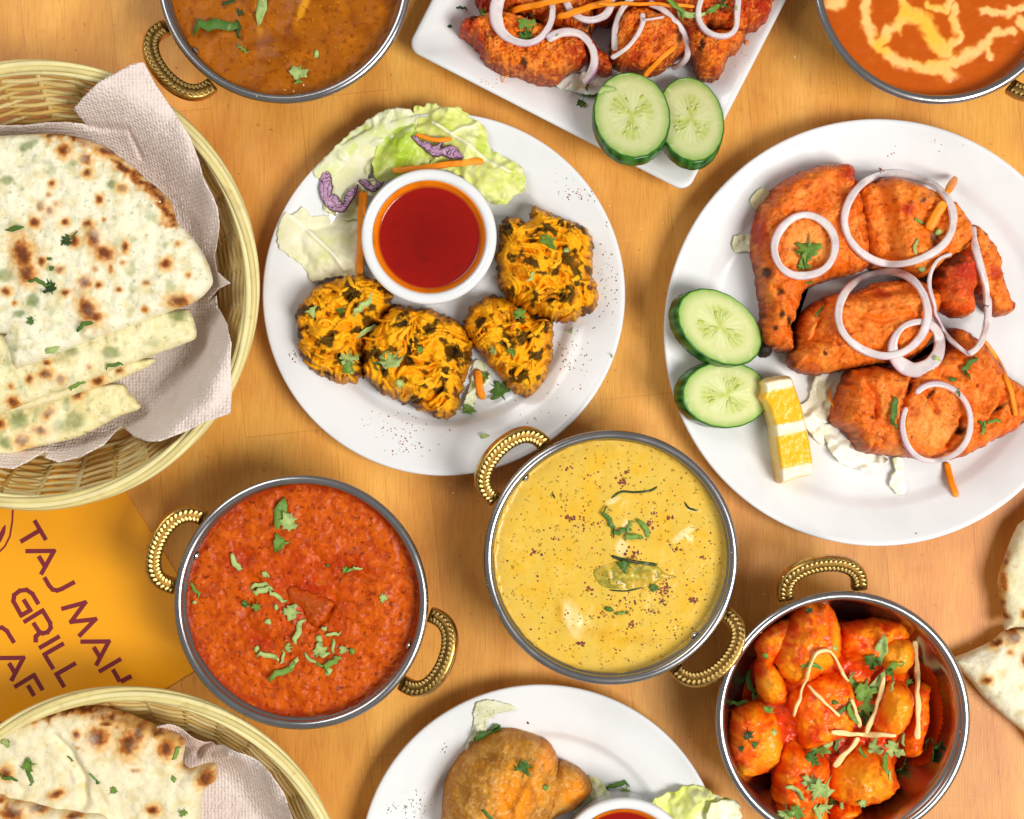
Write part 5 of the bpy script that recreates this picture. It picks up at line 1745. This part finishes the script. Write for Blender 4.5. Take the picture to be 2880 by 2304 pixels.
OG = 'onion rings on the tandoori chicken'
onion(ell('C3', 888, 1327, 164, 164), 25, 'small white onion ring lying on the chicken leg', OG, purple=.2)
onion(ell('C3', 1392, 1180, 298, 240, 4), 24, 'largest white onion ring round the chicken breast chunk', OG, purple=.15)
onion(K('C5', (1640, 90), (1668, 160), (1720, 270), (1780, 340), (1850, 398)) if False else K('C3', (1680, 1370), (1610, 1400), (1568, 1470), (1560, 1550), (1585, 1650)) + K('C5', (1655, 170), (1715, 280), (1780, 345), (1850, 398)), 13, 'thin deep purple onion arc round the dark chicken knob', OG, .004, False, 1.3)
onion(K('C3', (1795, 1225), (1800, 1300), (1830, 1420), (1862, 1540), (1870, 1640)) + K('C5', (1955, 80), (1950, 200), (1925, 300), (1890, 360), (1845, 392)), 22, 'pinkish onion arc down the right side of the heap', OG, .004, False, .75)
onion(ell('C5', 1552, 345, 128, 140, 20), 40, 'thick pale onion ring half under the middle white ring', OG, purple=.3, wf=([0, .12, .3, .55, .75, 1], [1.1, 1.4, 1.15, .55, .5, 1.1]))
onion(ell('C5', 1368, 164, 247, 240, 15), 25, 'white onion ring across the chicken drumstick', OG, purple=.18)
onion(ell('C5', 1663, 778, 193, 214, 0, -128, 205, 36), 19, 'purple edged onion ring with a nick on the bottom chicken thigh', OG, .0042, False, 1.0)
TO = 'onion pieces on the rectangular plate'
onion(ell('D2', 1078, 110, 262, 300, 0), 30, 'big onion ring round a coriander leaf at the left of the rectangular plate', TO, purple=.45, wf=([0, .2, .45, .6, .8, 1], [.75, .7, 1.35, 1.4, 1.0, .75]))
onion(K('D2', (1290, 370), (1380, 320), (1480, 300), (1590, 320), (1680, 400), (1730, 510), (1725, 620), (1690, 700), (1630, 770)), 27, 'open onion arc hooking round the left chicken tikka', TO, .004, False, .8)
onion(K('D2', (1455, -60), (1475, 40), (1530, 120), (1630, 180), (1730, 185), (1830, 140), (1880, 60), (1890, -40)), 24, 'onion loop under carrot strips at the top edge', TO, .004, False, .4)
onion(K('D3', (250, -30), (160, 70), (110, 180), (90, 300), (92, 440)), 21, 'upright white onion arc left of the round tikka', TO, .004, False, .25)
onion(K('D3', (325, 115), (330, 200), (280, 310), (190, 420), (60, 505)), 15, 'short white onion strip curving down to a blunt end', TO, .004, False, .1)
onion(K('D3', (340, 175), (420, 165), (520, 148)), 6, 'hair thin onion sliver across the round tikka', TO, .002, False, .1)
onion(K('D3', (380, 25), (480, 70), (580, 150), (670, 260), (715, 380), (715, 490), (660, 560), (590, 590)), 22, 'long pink onion arc down the right of the round tikka', TO, .0042, False, .85)
onion(K('D3', (850, -40), (815, 80), (820, 180), (880, 270), (980, 315), (1080, 305), (1140, 240), (1150, 120), (1160, -20)), 19, 'U shaped onion loop above the right chicken tikka', TO, .004, False, .4)

# carrots on both chicken plates
carrot(K('D2', (960, 100), (1120, 60), (1300, 25), (1560, -30)), 17, 'broad pale carrot strip inside the big onion ring', .0026, .003)
carrot(K('D2', (1390, 165), (1580, 100), (1760, 45), (1900, 10)), 17, 'carrot strip running under the onion loop at the top edge', .0026, .003)
carrot(K('D3', (-60, 40), (200, 35), (500, 40), (780, 60)), 9, 'thin carrot strip crossing behind the pink onion arc', .0024, .003)
carrot(K('D3', (345, 660), (430, 570), (520, 480), (620, 405)), 13, 'carrot strip pointing to the front cucumber slice')
carrot(K('D2', (880, 770), (890, 720), (930, 700)), 4, 'fine carrot wisp below the left tikka', .001)
carrot(K('C3', (1695, 960), (1680, 1000), (1660, 1040)), 22, 'carrot tip poking out above the largest onion ring', .004, .004)
carrot(K('C3', (1640, 1090), (1590, 1170), (1555, 1240)), 26, 'carrot stick lying inside the largest onion ring', .004, .002)
carrot(K('C5', (1930, 320), (2010, 430), (2070, 560), (2110, 740)), 13, 'long carrot strip down the right edge of the chicken thigh', .0026)
carrot(K('C5', (1715, 1000), (1745, 1100), (1775, 1195)), 18, 'carrot strip lying on the bare plate below the chicken', .0026)
carrot(K('C5', (1090, 690), (1070, 650), (1068, 590)), 6, 'fine carrot sliver on the white cabbage shreds', .0014)


# ---------------------------------------------------------------- coriander and other herbs
LEAF = [(0, -1), (.08, -.5), (.42, -.42), (.72, -.58), (.82, -.22), (.62, 0), (.78, .22), (.5, .38), (.3, .36), (.38, .66), (.16, .62), (.06, 1), (-.14, .7), (-.38, .72), (-.32, .38), (-.58, .42), (-.8, .16), (-.62, -.04), (-.84, -.3), (-.6, -.56), (-.36, -.4), (-.08, -.5)]
LANCE = [(0, -1), (.22, -.6), (.34, -.1), (.28, .35), (.12, .75), (0, 1), (-.14, .7), (-.3, .3), (-.34, -.15), (-.2, -.62)]
USED = set()
HR = random.Random(11)


def herb(c, x, y, size, ang, kind, label, group=None, tone=0, name=None, lift=.0006):
    """kind: leaf, lance, shred, bit; size in crop pixels (half length)"""
    (px, py), = K(c, (x, y))
    s = size * CROP[c][2] * U * .95
    loc, nor = cast(px, py)
    nor = (nor + Vector((0, 0, 1.2))).normalized()
    q = Vector((0, 0, 1)).rotation_difference(nor).to_matrix()
    ca, sa = math.cos(R(-ang)), math.sin(R(-ang))
    g = [A('#6c8e36'), A('#4a6c26'), A('#a2b66a'), A('#2f451c')][tone]
    V, F, cl = [], [], []
    if kind in ('leaf', 'lance'):
        O = LEAF if kind == 'leaf' else LANCE
        O = [(a * HR.uniform(.6, 1.2), b * HR.uniform(.7, 1.2)) for a, b in O]
        m = len(O)
        rows = (0, .55, 1)
        for f in rows[1:]:
            for a, b in O:
                z = s * (.34 * abs(a * f) + .16 * math.sin(b * 4 + size) * f)
                V.append((a * f * s, -b * f * s, z))
                cl.append(g * (1 if f > .8 else .9))
        V.append((0, 0, s * .02))
        cl.append(g * 1.1)
        for j in range(m):
            k = (j + 1) % m
            F.append((2 * m, k, j))
            F.append((j, k, m + k, m + j))
    elif kind == 'shred':
        m = 7
        w = s * HR.uniform(.16, .28)
        for i in range(m):
            t = i / (m - 1) * 2 - 1
            b = HR.uniform(-.12, .12) * s + .25 * s * (t * t) * HR.choice((1, 1, -1))
            e = w * (1 - .5 * abs(t) ** 3)
            for sd in (-1, 0, 1):
                V.append((b + sd * e, -t * s, s * .05 + abs(sd) * e * .5 + .10 * s * math.sin(t * 3)))
                cl.append(g * (1.15 if sd == 0 else .95))
        for i in range(m - 1):
            for j in range(2):
                F.append((i * 3 + j, i * 3 + j + 1, (i + 1) * 3 + j + 1, (i + 1) * 3 + j))
    else:
        O = [(math.cos(a) * HR.uniform(.6, 1.1), math.sin(a) * HR.uniform(.45, .95)) for a in [i * PI / 4 for i in range(8)]]
        for a, b in O:
            V.append((a * s, b * s, s * .25 * abs(a)))
            cl.append(g)
        V.append((0, 0, s * .1))
        cl.append(g * 1.15)
        F = [(8, i, (i + 1) % 8) for i in range(8)]
    V = np.array(V)
    V[:, :2] = np.stack([V[:, 0] * ca - V[:, 1] * sa, V[:, 0] * sa + V[:, 1] * ca], 1)
    # thickness
    th = max(.00025, s * .06)
    n0 = len(V)
    F2 = [tuple(i + n0 for i in f[::-1]) for f in F]
    V = np.concatenate([V + np.array([0, 0, th]), V])
    F = F + F2
    edges = {}
    for f in F[:len(F2)]:
        for a, b in zip(f, f[1:] + f[:1]):
            if (b, a) in edges:
                edges.pop((b, a))
            else:
                edges[(a, b)] = 1
    for a, b in edges:
        F.append((a, a + n0, b + n0, b))
    V = V @ np.array(q).T + np.array(loc) + np.array(nor) * lift
    label = uniq(label)
    mesh(name or ('coriander_leaf' if kind in ('leaf', 'lance') else 'coriander_shred'), V, F, MAT['coriander_green'], cols=np.array(cl + cl), label=label, cat='coriander', group=group)


def uniq(label):
    if label in USED:
        print('DUPLICATE LABEL', label)
    USED.add(label)
    return label


def clock(px, py, cx, cy, r):
    dx, dy = px - cx, py - cy
    h = (math.degrees(math.atan2(dx, -dy)) / 30) % 12
    h2 = round(h * 2) / 2
    hh = int(h2) or 12
    names = ['', 'one', 'two', 'three', 'four', 'five', 'six', 'seven', 'eight', 'nine', 'ten', 'eleven', 'twelve']
    d = math.hypot(dx, dy) / r
    where = 'near the middle' if d < .3 else ('halfway out' if d < .62 else 'near the edge')
    return ('half past %s' % names[hh] if h2 % 1 else "%s o'clock" % names[hh]) + ' ' + where


def scatter(c, L, host, centre, r, group):
    for s in L:
        x, y, size, ang, kind = s[:5]
        tone = s[5] if len(s) > 5 else 0
        (px, py), = K(c, (x, y))
        what = {'leaf': 'coriander leaf', 'lance': 'pointed coriander leaf', 'shred': 'coriander shred', 'bit': 'coriander bit'}[kind]
        k = size * CROP[c][2]
        sz = 'tiny' if k < 9 else ('small' if k < 16 else ('medium' if k < 26 else 'large'))
        base = '%s %s on %s at %s' % (sz, what, host, clock(px, py, centre[0], centre[1], r))
        lab = base
        for extra in ('pale ', 'dark ', 'bent '):
            if lab in USED:
                lab = extra + base
        herb(c, x, y, size, ang, kind, lab, group, tone)


scatter('C7', [(790, 400, 105, 14, 'lance', 0), (840, 440, 75, 70, 'leaf', 2), (790, 560, 70, 30, 'leaf', 0), (530, 676, 60, -35, 'shred', 2), (705, 740, 30, 60, 'leaf', 2), (670, 800, 58, 80, 'shred', 2), (690, 830, 60, 75, 'shred', 2), (770, 870, 60, 120, 'shred', 2), (590, 910, 32, 40, 'leaf', 1), (655, 925, 36, 10, 'leaf', 0),
               (765, 930, 20, 90, 'bit', 2), (855, 955, 62, 95, 'leaf', 2), (890, 1065, 75, 20, 'shred', 2), (718, 1012, 24, 30, 'bit', 2), (1165, 715, 30, 40, 'leaf', 0), (1230, 705, 30, 100, 'shred', 2), (1195, 712, 36, 70, 'shred', 0), (1378, 875, 36, 20, 'leaf', 2), (300, 830, 50, -40, 'shred', 0), (300, 900, 18, 0, 'bit', 2), (655, 1165, 22, 90, 'bit', 2),
               (720, 1200, 66, 95, 'shred', 2), (805, 1215, 40, 10, 'shred', 2), (835, 1160, 34, 80, 'leaf', 2), (870, 1235, 48, 50, 'shred', 2), (800, 1295, 90, 70, 'shred', 0), (1040, 1052, 20, 0, 'bit', 2), (1090, 1078, 46, 90, 'shred', 2), (1010, 1110, 26, 30, 'bit', 2), (1020, 1175, 64, 60, 'leaf', 2), (1095, 1150, 40, 20, 'shred', 2), (1150, 1170, 36, 40, 'leaf', 2), (955, 1225, 44, -50, 'shred', 2),
               (1005, 1255, 34, -60, 'shred', 0), (1085, 1245, 62, 45, 'shred', 0), (1060, 1290, 34, 80, 'bit', 2), (1200, 1180, 24, 60, 'bit', 0), (1060, 690, 14, 20, 'bit', 1)],
        'the red curry', (847, 1694), 330, 'coriander on the red curry')
scatter('D4', [(610, 30, 56, 80, 'shred', 3), (710, 110, 40, 30, 'leaf', 3), (500, 220, 190, 80, 'shred', 1), (880, 90, 150, 8, 'lance', 2), (690, 250, 80, 5, 'shred', 3), (730, 415, 62, -55, 'shred', 0), (1350, 455, 42, 90, 'bit', 2), (1200, 620, 95, 15, 'leaf', 2), (1190, 685, 44, 80, 'shred', 0)],
        'the brown curry', (800, -66), 330, 'coriander on the brown curry')
scatter('C8', [(860, 650, 80, 150, 'shred', 1), (930, 715, 60, 70, 'shred', 1), (975, 690, 44, 30, 'shred', 0), (1000, 748, 56, 80, 'shred', 0), (1070, 690, 62, 150, 'shred', 0), (950, 915, 56, 110, 'leaf', 1), (1120, 1045, 36, 20, 'leaf', 1), (930, 1192, 40, 90, 'shred', 0), (855, 1170, 26, 0, 'bit', 1)],
        'the yellow curry', (1718, 1568), 330, 'coriander on the yellow curry')
scatter('C4', [(1320, 670, 60, 60, 'leaf', 0), (1245, 820, 40, 30, 'shred', 2), (1465, 830, 28, 0, 'leaf', 0), (1400, 715, 18, 0, 'bit', 2), (500, 950, 62, 55, 'shred', 2), (285, 975, 38, 80, 'leaf', 2), (405, 975, 24, 0, 'leaf', 1), (515, 1058, 62, 70, 'shred', 2), (430, 1190, 56, 20, 'leaf', 2), (440, 1230, 44, 60, 'leaf', 0), (625, 1200, 74, 40, 'leaf', 2), (570, 1215, 30, 0, 'leaf', 1),
               (755, 1150, 26, 20, 'leaf', 0), (665, 1300, 24, 60, 'bit', 2), (1195, 1000, 44, 110, 'leaf', 0), (1080, 1150, 34, 70, 'leaf', 2), (1165, 1160, 28, 10, 'leaf', 0), (1105, 1330, 60, 150, 'leaf', 1), (1420, 1060, 26, 60, 'shred', 0), (970, 1410, 44, 50, 'leaf', 0), (1045, 1270, 34, 20, 'leaf', 0)],
        'the fritter plate', (1248, 828), 500, 'coriander on the fritter plate')
herb('C4', 1040, 1530, 32, 80, 'bit', 'pale green herb scrap alone on the lower rim of the fritter plate', None, 2)
herb('C4', 1597, 1180, 20, 150, 'shred', 'thin green sliver on the right rim of the fritter plate', None, 2)
scatter('C3', [(905, 1350, 88, 8, 'leaf', 0), (880, 1420, 50, 60, 'leaf', 0), (1505, 1190, 34, 120, 'shred', 0), (1480, 1330, 44, 10, 'shred', 2), (1610, 1250, 26, 0, 'bit', 2), (965, 1680, 40, 30, 'shred', 1), (910, 1520, 30, 90, 'shred', 1), (1520, 1450, 26, 0, 'bit', 2)],
        'the tandoori chicken', (2469, 935), 590, 'coriander on the tandoori chicken')
scatter('C5', [(1665, 415, 30, 20, 'bit', 2), (1840, 450, 60, 40, 'shred', 1), (1825, 500, 44, 5, 'shred', 1), (1750, 535, 26, 0, 'bit', 1), (1420, 700, 70, 15, 'shred', 1), (1425, 780, 34, -40, 'shred', 1), (1780, 610, 30, 10, 'shred', 1), (1930, 810, 44, 20, 'shred', 0), (1985, 770, 44, 80, 'shred', 0), (1920, 790, 30, 150, 'shred', 1)],
        'the chicken thigh', (2469, 1150), 400, 'coriander on the tandoori chicken')
scatter('D2', [(1090, 240, 120, 10, 'leaf', 0), (1100, 340, 110, 0, 'leaf', 1), (700, 140, 60, 40, 'leaf', 1), (725, 140, 40, 125, 'shred', 2), (490, 75, 56, 100, 'shred', 3), (380, 250, 24, 0, 'bit', 3), (1390, 335, 26, 60, 'bit', 2), (1140, 135, 30, 0, 'bit', 3), (1600, 970, 70, 30, 'leaf', 1), (1700, 890, 90, 75, 'shred', 0), (1840, 840, 90, 70, 'shred', 2), (1660, 810, 50, 10, 'shred', 1)],
        'the rectangular plate', (1800, 130), 500, 'coriander on the rectangular plate')
scatter('D3', [(590, 50, 150, -55, 'shred', 0), (740, 130, 130, -75, 'shred', 2), (940, 80, 100, 60, 'lance', 0), (1040, 60, 60, 110, 'shred', 1), (1138, 70, 26, 0, 'bit', 2), (1020, 10, 40, 60, 'leaf', 3)],
        'the red tikka pieces', (1900, 130), 420, 'coriander on the rectangular plate')
scatter('C9', [(760, 730, 73, 98, 'shred', 0), (720, 735, 31, 0, 'shred', 2), (1215, 640, 122, 8, 'lance', 2), (1150, 700, 73, 120, 'leaf', 1), (1290, 740, 73, 45, 'shred', 0), (1260, 780, 73, 120, 'shred', 1), (1040, 870, 97, -30, 'shred', 0), (1170, 850, 109, 40, 'lance', 2), (1090, 900, 97, 20, 'leaf', 0), (1380, 840, 43, 0, 'leaf', 0), (1280, 880, 48, 0, 'shred', 2), (970, 1010, 73, 60, 'shred', 1), (1010, 1050, 73, -20, 'shred', 0),
               (1110, 990, 97, 70, 'leaf', 0), (1110, 1070, 85, 90, 'leaf', 1), (910, 975, 26, 0, 'bit', 1), (360, 850, 85, -15, 'shred', 1), (400, 930, 97, 25, 'shred', 0), (310, 985, 85, 80, 'shred', 1), (480, 1030, 48, 10, 'leaf', 0), (515, 1170, 26, 40, 'bit', 2), (350, 1190, 53, 0, 'leaf', 3), (390, 1245, 31, 0, 'leaf', 1), (310, 1265, 29, 0, 'leaf', 3), (790, 1280, 97, 30, 'leaf', 0), (760, 1340, 73, 80, 'leaf', 1),
               (850, 1250, 61, 50, 'shred', 2), (920, 1240, 73, 20, 'shred', 1), (1170, 1280, 73, 60, 'leaf', 2), (1280, 1270, 85, 40, 'leaf', 2), (1225, 1370, 73, 10, 'shred', 0), (1350, 1210, 43, 0, 'shred', 2), (1500, 1230, 61, 40, 'leaf', 2), (1540, 1280, 109, -20, 'leaf', 1), (1580, 1230, 73, 60, 'shred', 1), (1330, 1380, 85, 10, 'leaf', 0), (1380, 1340, 61, 80, 'shred', 1), (1090, 1310, 61, -20, 'shred', 0), (1260, 1450, 36, 0, 'shred', 2),
               (760, 1490, 73, 10, 'leaf', 2), (820, 1530, 97, 40, 'leaf', 2), (650, 1530, 61, 110, 'shred', 2), (700, 1570, 61, -30, 'shred', 2), (830, 1650, 73, 20, 'leaf', 2), (600, 1690, 73, 0, 'leaf', 2), (660, 1670, 73, 60, 'leaf', 0), (800, 1690, 61, -20, 'shred', 2), (900, 1620, 53, 60, 'leaf', 1), (950, 1640, 48, 0, 'shred', 2), (1090, 1610, 43, 90, 'leaf', 2), (740, 385, 34, 0, 'leaf', 3), (465, 670, 26, 0, 'bit', 0), (905, 625, 24, 30, 'bit', 2)],
        'the potatoes', (2370, 2020), 330, 'coriander on the potatoes')
scatter('C10', [(690, 300, 80, 75, 'shred', 1), (740, 285, 40, 60, 'lance', 1), (640, 315, 40, 30, 'shred', 1), (885, 492, 60, 80, 'leaf', 1), (1000, 590, 24, 0, 'leaf', 0), (700, 735, 44, 140, 'shred', 1), (1380, 575, 66, 85, 'shred', 1), (1420, 610, 40, 20, 'leaf', 0)],
        'the samosa plate', (1523, 2439), 500, 'coriander on the samosa plate')
scatter('C12', [(440, 1215, 50, 60, 'leaf', 3), (480, 1180, 36, 30, 'shred', 1), (100, 1135, 60, 80, 'lance', 1), (260, 1480, 70, 110, 'shred', 1), (330, 1520, 60, 160, 'leaf', 3), (335, 1390, 24, 0, 'leaf', 1), (325, 1330, 16, 0, 'bit', 1)],
        'the topmost flatbread', (200, 700), 400, 'herbs baked on the spinach flatbread')
scatter('C13', [(570, 510, 66, 60, 'shred', 1), (210, 490, 36, 70, 'leaf', 1), (350, 680, 70, 70, 'lance', 2), (770, 780, 60, 78, 'shred', 1), (520, 910, 60, 65, 'shred', 0)],
        'the flatbread stack', (200, 900), 400, 'herbs baked on the spinach flatbread')
scatter('C11', [(185, 575, 60, 80, 'leaf', 0), (195, 650, 50, 160, 'shred', 1), (50, 430, 40, 10, 'leaf', 2), (1125, 495, 46, 25, 'shred', 0), (595, 645, 30, 140, 'shred', 0), (625, 680, 16, 90, 'bit', 1), (730, 730, 36, 50, 'leaf', 0), (1110, 660, 24, 80, 'bit', 0), (1170, 875, 34, 20, 'leaf', 0), (450, 530, 26, 140, 'shred', 1), (60, 650, 60, 100, 'shred', 1)],
        'the charred naan', (230, 2150), 400, 'herbs on the charred naan')


# ---------------------------------------------------------------- ginger strips, curry leaf, spice
def ginger(path, w, label, hgt=.0022, off=.0022):
    P = crom(path, 8, False)
    P = P + 4.5 * np.stack([fbm(P[:, 0] / 38, P[:, 1] / 38, 2, len(label)), fbm(P[:, 0] / 38, P[:, 1] / 38, 2, len(label) + 7)], 1)
    W3 = drape(P, off, 2, 3)
    m = np.arange(len(P))
    V, F, s, a = sweep(W3, w * .42 * U * (.85 + .2 * np.sin(m * .6 + w)) * np.clip(np.minimum(m, len(P) - 1 - m) / 3 + .6, 0, 1), hgt / 2, 8, sq=.5, twist=.4 * np.sin(m * .25 + len(label)))
    mesh('ginger_strip', V, F, MAT['ginger_strip'], label=label, cat='ginger', group='ginger strips on the potatoes')


ginger(K('C9', (645, 1060), (690, 930), (735, 800), (775, 690), (800, 650), (840, 638), (880, 650), (920, 700), (960, 780), (1000, 840)), 11, 'long ginger strip bent like a hairpin at the upper left')
ginger(K('C9', (735, 865), (800, 930), (870, 1000), (940, 1060)), 11, 'straight ginger strip slanting inside the hairpin one')
ginger(K('C9', (1422, 580), (1438, 750), (1445, 950), (1445, 1210)), 20, 'long straight upright ginger strip at the right')
ginger(K('C9', (890, 1165), (1000, 1175), (1150, 1180), (1305, 1185)), 18, 'level ginger strip crossing the others')
ginger(K('C9', (1225, 810), (1200, 930), (1160, 1060), (1110, 1180)), 17, 'ginger strip running down from the coriander heap')
ginger(K('C9', (1020, 950), (1045, 1030), (1075, 1130)), 15, 'short ginger strip left of the descending one')
ginger(K('C9', (1060, 1200), (1010, 1270), (960, 1320), (905, 1390)), 20, 'thick ginger strip at the lower middle under the level one')

mound('curry_leaf', K('C8', (760, 960), (800, 920), (870, 880), (960, 880), (1060, 895), (1140, 915), (1190, 960), (1255, 985), (1180, 1000), (1120, 1030), (1040, 1060), (900, 1065), (810, 1040)), ZL - .0004, .0021, MAT['creamy_curry'], width=34, edge=.0006, sp=4, nz=((20, .0011, 'n'),),
      colf=lambda x, y, d, det: mix(mix(np.tile(A('#8f8430'), (len(x), 1)), A('#c9b048'), sstep(-.1, .4, fbm(x / 20, y / 20, 3, 5))), A('#6e6420'), (1 - sstep(1, 7, d)) * .7), seed=3, label='olive curry leaf half sunk in the middle of the yellow curry', cat='leaf')
for pts, w, lab in (([(875, 520), (930, 485), (1010, 488), (1100, 478), (1140, 455)], 6, 'dark curled leaf edge near the top of the yellow curry'), ([(870, 860), (930, 880), (1010, 895), (1080, 905), (1140, 912)], 9, 'dark folded rim of the curry leaf in the yellow curry'),
                    ([(1300, 545), (1325, 580), (1375, 595)], 6, 'small dark leaf edge at the upper right of the yellow curry'), ([(860, 1060), (960, 1065), (1050, 1045)], 4, 'thin dark line under the curry leaf'), ([(525, 490), (535, 510), (542, 525)], 6, 'tiny dark leaf scrap at the left of the yellow curry')):
    P = crom(K('C8', *pts), 5, False)
    W3 = drape(P, .0003, 1, 2)
    V, F, s, a = sweep(W3, w / 2 * U * np.clip(np.minimum(np.arange(len(P)), len(P) - 1 - np.arange(len(P))) / 3 + .3, 0, 1), .0006, 6)
    mesh('dark_leaf', V, F, MAT['coriander_green'], cols=np.tile(A('#33401e'), (len(V), 1)), label=lab, cat='leaf', group='dark leaf scraps in the yellow curry')

mound('meat_chunk', K('C7', (825, 850), (850, 808), (920, 825), (1000, 855), (1070, 880), (1095, 920), (1060, 980), (1000, 1045), (945, 1015), (900, 930), (840, 915)), ZL - .0018, .0042, MAT['grainy_curry'], width=34, edge=.0012, sp=3, rough=8, nz=((18, .0012, 'n'),),
      colf=lambda x, y, d, det: mix(np.tile(A('#a8480e'), (len(x), 1)), A('#b44204'), 1 - sstep(4, 26, d + 8 * fbm(x / 12, y / 12, 3, 5))), seed=3, label='brown meat chunk breaking the surface in the middle of the red curry', cat='meat')


def specks(name, label, cat, areas, colr, kind='stuff'):
    """scattered grains; areas = (x, y, spread x, spread y, count, size, crop)"""
    rs = np.random.RandomState(len(label))
    b = MB()
    ico = [(0, 0, 1), (.89, 0, .45), (.28, .85, .45), (-.72, .53, .45), (-.72, -.53, .45), (.28, -.85, .45)]
    for x, y, sx, sy, cnt, sz, c in areas:
        for i in range(cnt):
            if sx > 300:
                a, q = rs.rand() * 6.283, math.sqrt(rs.rand())
                px, py = x + sx * q * math.cos(a), y + sy * q * math.sin(a)
            else:
                px, py = x + rs.randn() * sx, y + rs.randn() * sy
            (ux, uy), = K(c, (px, py))
            loc, nor = cast(ux, uy)
            s = sz * CROP[c][2] * U * rs.uniform(.45, 1.35)
            V = np.array(ico) * s * np.array([rs.uniform(.7, 1.3), rs.uniform(.7, 1.3), .5]) + np.array(loc)
            b.add(V, [(0, 1, 2), (0, 2, 3), (0, 3, 4), (0, 4, 5), (0, 5, 1)], A(colr[rs.randint(len(colr))]))
    b.build(name, MAT['spice'], label=label, cat=cat, kind=kind)


specks('red_spice', 'dark red spice grains sprinkled over the yellow curry', 'spice',
       [(870, 880, 640, 620, 380, 5, 'C8'), (940, 430, 16, 16, 26, 7, 'C8'), (640, 640, 26, 10, 22, 7, 'C8'), (425, 840, 18, 14, 14, 7, 'C8'), (1000, 860, 20, 18, 24, 8, 'C8'), (1170, 1080, 22, 50, 50, 7, 'C8'), (1350, 1115, 16, 10, 20, 7, 'C8'), (740, 1055, 10, 10, 12, 7, 'C8'), (990, 1260, 10, 14, 14, 7, 'C8'), (700, 1375, 12, 8, 12, 7, 'C8'), (950, 1130, 60, 40, 44, 6, 'C8'),
        (1215, 630, 12, 12, 12, 7, 'C8'), (1100, 680, 14, 14, 16, 7, 'C8'), (1240, 820, 14, 10, 12, 7, 'C8'), (1120, 610, 20, 8, 8, 6, 'C8'), (970, 370, 10, 6, 8, 7, 'C8'), (540, 765, 20, 8, 10, 6, 'C8'), (720, 670, 30, 14, 16, 6, 'C8'), (625, 350, 8, 8, 6, 7, 'C8'), (1400, 870, 8, 8, 8, 6, 'C8'), (1100, 1180, 30, 14, 14, 6, 'C8'), (800, 1210, 40, 20, 14, 6, 'C8')],
       ('#7c2c10', '#8c3a14', '#5c2410'))
specks('spice_dust', 'reddish spice dust on the rim of the fritter plate', 'spice',
       [(1480, 470, 40, 14, 30, 4, 'C4'), (1580, 850, 30, 110, 60, 3.4, 'C4'), (1420, 1200, 60, 60, 60, 3.2, 'C4'), (660, 1480, 90, 40, 60, 3.2, 'C4'), (680, 1570, 40, 20, 30, 3.4, 'C4'), (190, 1180, 18, 16, 18, 3.4, 'C4'), (1380, 430, 60, 30, 14, 3, 'C4'), (1290, 1400, 60, 40, 14, 3.4, 'C4')], ('#a0522a', '#6f7a30', '#8c4a2a', '#5a4a20'))
specks('pepper_dust', 'dark pepper specks on the left of the samosa plate', 'spice', [(320, 700, 30, 40, 50, 4, 'C10'), (220, 690, 30, 20, 20, 3.4, 'C10'), (470, 390, 14, 14, 8, 4, 'C10'), (700, 190, 40, 20, 12, 3.4, 'C10'), (910, 250, 4, 3, 3, 5, 'C10')], ('#3a3022', '#5c4a2c'))
specks('masala_crumbs', 'red masala crumbs on the round chicken plate and rim', 'spice', [(1270, 915, 40, 8, 8, 6, 'C3'), (860, 785, 14, 8, 10, 3, 'C3'), (1360, 830, 20, 10, 6, 4, 'C3'), (1560, 770, 60, 20, 8, 3, 'C3')], ('#a8401a', '#6a4a3a'))
specks('masala_dust', 'orange masala stains beside the left tikka on the rectangular plate', 'spice', [(640, 380, 40, 14, 24, 3, 'C2'), (1830, 205, 6, 4, 3, 9, 'C2'), (1800, 260, 30, 20, 10, 3, 'C2')], ('#c0602a', '#d88a5a'))
specks('crumbs', 'pale crumbs and salt grains scattered on the bare table', 'crumbs', [(1690, 60, 60, 60, 5, 3.5, 'D'), (1350, 480, 60, 80, 10, 2, 'D'), (400, 420, 90, 90, 8, 2, 'D'), (980, 1060, 60, 40, 6, 2, 'D'), (1720, 1230, 120, 40, 8, 2, 'D'), (2060, 1480, 60, 100, 10, 2, 'D'), (590, 180, 60, 20, 4, 2, 'D'), (930, 1560, 40, 40, 4, 2, 'D')], ('#f0d9b0', '#e6c48e', '#a06a34'))
